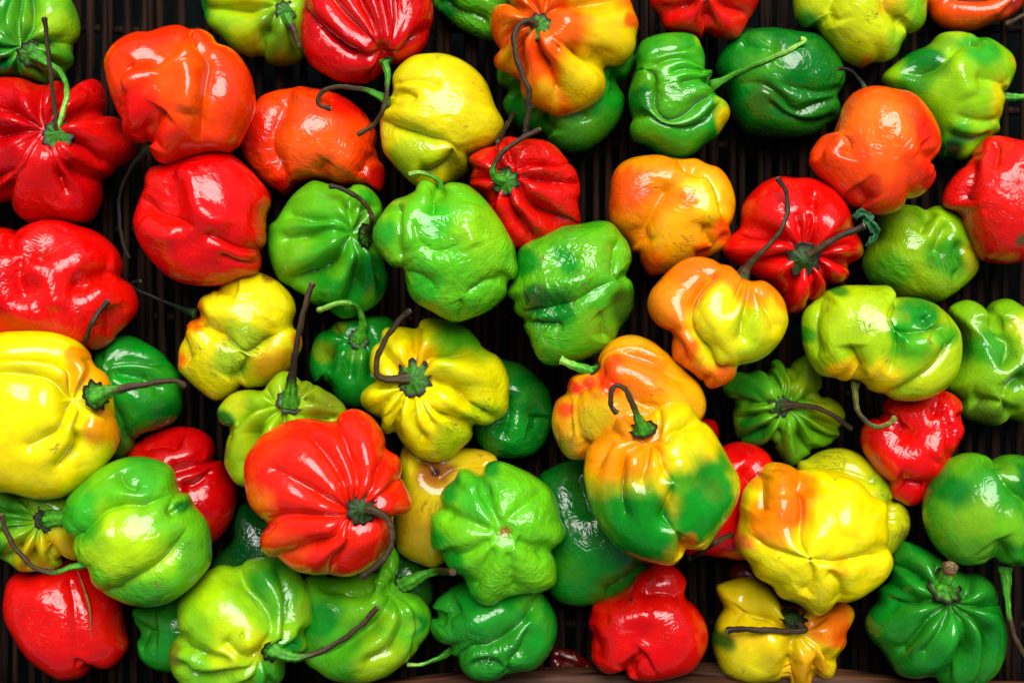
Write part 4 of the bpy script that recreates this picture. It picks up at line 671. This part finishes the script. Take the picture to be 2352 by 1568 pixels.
HI = {'A0720,350', 'A0960,12', 'B1810,60', 'B2105,23', 'C3-60,40', 'B3345,64', 'C0430,42', 'C0-120,5', 'A1340,12', 'B0-250,9', 'B2975,50', 'C2552,20', 'A2900,33', 'C2570,11', 'B01430,4', 'A3620,70', 'A1945,50'}
def build_body(i, d):
    seed = 1000 + i * 37
    use_level(7 if len(d.get('F', [])) > 7 or (d['t'] + d['out'])[:8] in {k[:8] for k in HI} else 6)
    p, c, H = body_shape(d, seed)
    ox, oy = ORG[d['t']]
    uc, vc = ox + c[0] * K, oy + c[1] * K
    q = p * K                                     # grid units, y down
    iy, ix = cells(uc + q[:, 0], vc + q[:, 1]); key = iy * GW + ix
    top = np.full(GW * GH, -1e9); bot = np.full(GW * GH, 1e9)
    np.maximum.at(top, key, q[:, 2]); np.minimum.at(bot, key, q[:, 2])
    used = np.where(top > -1e8)[0]; Pv = TOP.ravel()[used]; tp, bt = top[used], bot[used]
    inside = (tp - bt) > 10
    zfloor = 12 - q[:, 2].min()
    zc = zfloor
    other = Pv > 20
    if other.sum() > 3:
        hh = q[:, 2].max()
        edge = other & ((tp - bt) < 0.75 * hh)
        if edge.sum() > 3: zc = max(zc, np.percentile((Pv - 0.5 * (tp + bt))[edge], 88) + 2)
        zc = max(zc, np.percentile((Pv - bt)[other], 97) - 0.55 * hh)
        zc = max(zc, np.percentile((Pv - tp)[other], 99) + 4)
    zc = min(zc, d.get('zmax', 520))
    np.maximum.at(TOP.ravel(), used, tp + zc)
    d['zc'] = zc; d['uc'], d['vc'] = uc, vc; d['H'] = H
    s = (DC - zc) / DE
    o = bpy.data.objects.new(d['name'], None); C.objects.link(o); o.empty_display_size = 0.01
    base = np.array(P(uc, vc, zc)); zb = q[:, 2].min() * s * U
    o.location = (base[0], base[1], base[2] + zb)
    me = ICO.copy(); me.name = 'body'
    loc = np.stack([q[:, 0], -q[:, 1], q[:, 2]], 1) * s * U; loc[:, 2] -= zb
    me.vertices.foreach_set('co', loc.astype(np.float32).ravel())
    me.flip_normals()
    col, scar, mer, wr = colours(d, p, c, seed)
    a = me.color_attributes.new('tint', 'FLOAT_COLOR', 'POINT')
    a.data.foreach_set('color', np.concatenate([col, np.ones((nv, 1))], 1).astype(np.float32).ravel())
    for nm, arr in (('scar', scar), ('wrinkle', wr)):
        a = me.attributes.new(nm, 'FLOAT', 'POINT'); a.data.foreach_set('value', arr.astype(np.float32))
    a = me.attributes.new('meridian', 'FLOAT_VECTOR', 'POINT'); a.data.foreach_set('vector', mer.astype(np.float32).ravel())
    me.materials.append(SKIN); me.update(); me.shade_smooth()
    b = bpy.data.objects.new('body', me); C.objects.link(b); b.parent = o
    o['label'] = d['lab']; o['category'] = 'pepper'; o['group'] = 'peppers heaped in the wicker basket'
    d['obj'] = o; d['base'] = np.array(o.location); d['s'] = s; d['p'] = p; d['c'] = c
    if 'pole' in d:
        dd = np.hypot(*(p[:, :2] + c - np.array(d['pole'])).T); front = p[:, 2] > -0.25 * H
        cal = d.get('cal', 50)
        n = vnormals(p); n = n * np.sign((n * p).sum(1)).mean()
        m = front & (dd < 1.7 * cal)
        if m.sum() < 8: m = dd < np.partition(dd, 30)[30]
        nn = n[m].mean(0); nn[:2] += 0.0; nn /= np.linalg.norm(nn)
        d['pn'] = nn
        m2 = front & (dd < max(0.5 * cal, np.partition(dd[front], 8)[8] + 1))
        d['pz'] = p[m2, 2].mean()                 # tile units above the centre
        m3 = front & (dd < 0.95 * cal); pc = np.array([*(np.array(d['pole']) - c), d['pz']])
        if m3.sum() > 8: d['lift'] = np.clip(np.percentile((p[m3] - pc) @ nn, 86), 0, 0.75 * cal)

GREEN = lin((56, 128, 20)); DGREEN = lin((36, 78, 10)); BROWN = lin((54, 39, 18)); DARK = lin((28, 19, 9)); PALE = lin((120, 170, 60)); OLIVE = lin((105, 115, 40))
SCHEME = {'g': [(0, GREEN), (0.5, GREEN), (0.8, PALE), (1, PALE)], 'gb': [(0, GREEN), (0.2, GREEN), (0.34, BROWN), (1, BROWN)],
          'b': [(0, DGREEN), (0.05, BROWN), (0.6, BROWN), (1, DARK)], 'gb2': [(0, GREEN), (0.17, GREEN), (0.24, DARK), (1, BROWN)],
          'gb3': [(0, GREEN), (0.4, GREEN), (0.5, BROWN), (1, BROWN)], 'g2': [(0, OLIVE), (0.5, BROWN), (1, OLIVE)],
          'g3': [(0, GREEN), (0.15, DGREEN), (0.6, DARK), (1, DARK)], 'n': [(0, lin((25, 75, 15))), (0.1, lin((10, 26, 6))), (0.4, lin((7, 5, 3))), (1, lin((12, 9, 5)))],
          'g4': [(0, GREEN), (0.7, GREEN), (0.85, lin((110, 75, 45))), (1, lin((90, 60, 35)))]}

def to_local(d, x, y, z):
    """tile x, y and grid height z -> coordinates local to the pepper's root"""
    ox, oy = ORG[d['t']]
    return np.array(P(ox + x * K, oy + y * K, z)) - d['base']

def build_calyx(i, d):
    cal = d.get('cal', 50); r = np.random.default_rng(500 + i)
    zp = d['zc'] + d['pz'] * K * d['s']
    n = d['pn'].copy(); n = np.array([n[0], -n[1], n[2]])
    cen = to_local(d, d['pole'][0], d['pole'][1], zp) + n * (1.5 + d.get('lift', 0) * K) * U
    t1 = np.cross(n, [0.3, 0.9, 0.1]); t1 /= np.linalg.norm(t1); t2 = np.cross(n, t1)
    NS = 60; lob = int(r.integers(8, 11)); ph = r.uniform(0, 6)
    R = 1.12 * cal * K * U * d['s']
    V, T, M, F = [cen + n * R * 0.34], [DGREEN], [(0, 0, 0)], []
    lr = r.uniform(0.7, 1.35, 20); jag = r.normal(0, 0.07, NS); jag = np.convolve(np.r_[jag, jag[:2]], [.3, .4, .3], 'valid')
    rings = [(0.30, 0.30, 0), (0.50, 0.15, 0.02), (0.74, 0.08, 0.05), (0.92, 0.08, 0.10), (1.04, 0.12, 0.16), (1.0, -0.02, 0.15), (0.5, -0.25, 0)]
    for q, (fr, h, sc) in enumerate(rings):
        for k in range(NS):
            a = 2 * math.pi * k / NS
            ra = R * fr * (1 + sc * 0.55 * lr[int((lob * a + ph) / 6.2832) % 20] * math.cos(lob * a + ph) + jag[k] * fr)
            hh = R * (h + 0.02 * math.cos(lob * a + ph) * fr + 0.04 * math.sin(2 * a + ph))
            V.append(cen + ra * (math.cos(a) * t1 + math.sin(a) * t2) + n * hh)
            mixb = smoothstep(np.array([(fr - 0.66) / 0.26]))[0]
            g = (DGREEN * 0.6 + DARK * 0.3 if d.get('dk') else GREEN * 0.8) * (0.35 + 0.5 * (0.5 + 0.5 * math.cos(lob * a + ph + 1)) + 0.3 * r.random())
            T.append(g * (1 - mixb) + DARK * 0.8 * mixb); M.append((math.cos(a) * 4, math.sin(a) * 4, fr * 2))
    for k in range(NS): F.append((0, 1 + k, 1 + (k + 1) % NS))
    for q in range(len(rings) - 1):
        for k in range(NS):
            a, b = 1 + q * NS + k, 1 + q * NS + (k + 1) % NS
            F.append((a, a + NS, b + NS, b))
    mesh_from('calyx', V, F, STALK, d['obj'], True, np.array(T), M)
    return cen

def build_stem(i, d):
    w = pts(d['stem']); z0 = d['zc']
    if 'pole' in d and not d.get('sz'): z0 = d['zc'] + d['pz'] * K * d['s']
    ox, oy = ORG[d['t']]
    cp = []
    rb, rt = d['sr']
    for j, (x, y, h) in enumerate(w):
        z = z0 + h * K
        if j >= 2 and not d.get('under'):
            z = max(z, top_at(ox + x * K, oy + y * K, 1) + rt * K * 0.9)
        cp.append([x, y, z])
    cp = np.array(cp); path = catmull(cp, 8)
    if not d.get('under'):
        for j in range(len(path)):
            f = j / (len(path) - 1)
            if f > 0.22: path[j, 2] = max(path[j, 2], top_at(ox + path[j, 0] * K, oy + path[j, 1] * K, 0) + rt * K * 0.75)
        for _ in range(6): path[2:-1, 2] = (path[1:-2, 2] + 2 * path[2:-1, 2] + path[3:, 2]) / 4
    L = np.concatenate([[0], np.cumsum(np.linalg.norm(np.diff(path * [1, 1, 1 / K], axis=0), axis=1))])
    rad = rt + (rb - rt) * np.exp(-(L / (1.9 * rb)) ** 1.3)
    end = L[-1] - L; rad *= 1 + 0.22 * np.exp(-(end / 26) ** 2)
    rad *= 1 + 0.07 * np.sin(L / 31 + i) + 0.06 * np.sin(L / 13 + 2 * i) + 0.05 * np.sin(L / 7.3 + 3 * i)
    path[1:, 0] += 2.2 * np.sin(L[1:] / 23 + i) ; path[1:, 1] += 2.2 * np.cos(L[1:] / 27 + 2 * i)
    pw = np.array([to_local(d, *q) for q in path])
    V, F, A, S = tube(pw, rad * K * U * d['s'] * 0.82, 20, 0.11, i)
    f = S / S.max(); sch = SCHEME[d.get('sc', 'b')]
    T = np.stack([np.interp(f + 0.02 * np.sin(A * 3 + i), [s[0] for s in sch], [s[1][k] for s in sch]) for k in range(3)], 1)
    M = np.stack([np.cos(A) * 2.2, np.sin(A) * 2.2, S * 90 + i], 1)
    st = mesh_from('stem', V, F, STALK, d['obj'], True, T, M)
    # pale cut end
    tdir = pw[-1] - pw[-2]; tdir /= np.linalg.norm(tdir)
    re = rad[-1] * K * U * d['s'] * 0.7
    V, F, _, _ = tube(np.array([pw[-1] - tdir * re * 0.4, pw[-1] + tdir * re * 0.25, pw[-1] + tdir * re * 0.5]), [re, re, re * 0.6], 9)
    mesh_from('cut_end', V, F, CUT, st, False)

def build_leaf(d):
    """a curled scrap of dried leaf caught on the stalk"""
    x0, y0 = d['leaf']; r = np.random.default_rng(3)
    z0 = top_at(*(np.array(ORG[d['t']]) + np.array([x0, y0]) * K), 3) + 12
    V, F = [], []; a, b = 16, 9
    line = catmull(np.array([[690, -25], [725, -60], [765, -55], [800, 0], [835, 60], [815, 110], [775, 160]]), 3)
    line = line[np.linspace(0, len(line) - 1, a).astype(int)]
    for i in range(a):
        t = i / (a - 1); wd = 12 + 30 * math.sin(math.pi * min(1, t * 1.02)) * (0.75 + 0.35 * math.sin(i * 2.1))
        tg = line[min(i + 1, a - 1)] - line[max(i - 1, 0)]; tg = tg / np.linalg.norm(tg); nn = np.array([-tg[1], tg[0]])
        for j in range(b):
            u = j / (b - 1) * 2 - 1
            q = line[i] + nn * u * wd
            V.append(to_local(d, q[0], q[1], z0 + 9 * abs(u) * math.sin(i * 0.9) + r.normal(0, 1.2) + 6 * math.cos(u * 5 + i)))
    for i in range(a - 1):
        for j in range(b - 1): F.append((i * b + j, i * b + j + 1, (i + 1) * b + j + 1, (i + 1) * b + j))
    T = np.array([lin((30, 85, 45)) * r.uniform(0.5, 1.3) for _ in V]); M = [(v[0] * 900, v[1] * 900, 0) for v in V]
    o = mesh_from('dried_leaf', V, F, STALK, d['obj'], True, T, M)
    o.modifiers.new('thickness', 'SOLIDIFY').thickness = 0.0002

def build_seam(d):
    ox, oy = ORG[d['t']]; pl = catmull(pts(d['seam']), 8); V = []; p, c = d['p'], d['c']
    path = []
    for q in pl:
        dd = np.hypot(*(p[:, :2] + c - q).T) + np.where(p[:, 2] > 0, 0, 1e4); j = np.argsort(dd)[:4]
        path.append(to_local(d, q[0], q[1], d['zc'] + p[j, 2].mean() * K * d['s']))
    path = np.array(path); n = len(path); t = np.linspace(0, 1, n)
    rad = (2 + 8 * np.exp(-((t - 0.33) / 0.2) ** 2) + 4 * (t > 0.3)) * (1 - t * 0.4) * K * U
    V, F, A, S = tube(path, rad, 8, 0, 0, 0.5)
    T = np.repeat(lin((130, 80, 25))[None], len(V), 0); M = np.stack([np.cos(A), np.sin(A), S * 300], 1)
    mesh_from('brown_seam', V, F, STALK, d['obj'], True, T, M)

NAMES = {'red': 'red_pepper', 'orange': 'orange_pepper', 'yellow': 'yellow_pepper', 'green': 'green_pepper'}
for i, d in sorted(enumerate(PEP), key=lambda a: a[1]['o']):
    d['name'] = NAMES[d['n']]; build_body(i, d)
for i, d in enumerate(PEP):
    if 'pole' in d: build_calyx(i, d)
    if 'stem' in d: build_stem(i, d)
    if 'leaf' in d: build_leaf(d)
    if 'seam' in d: build_seam(d)
for lv in LEVEL: bpy.data.meshes.remove(LEVEL[lv][0])
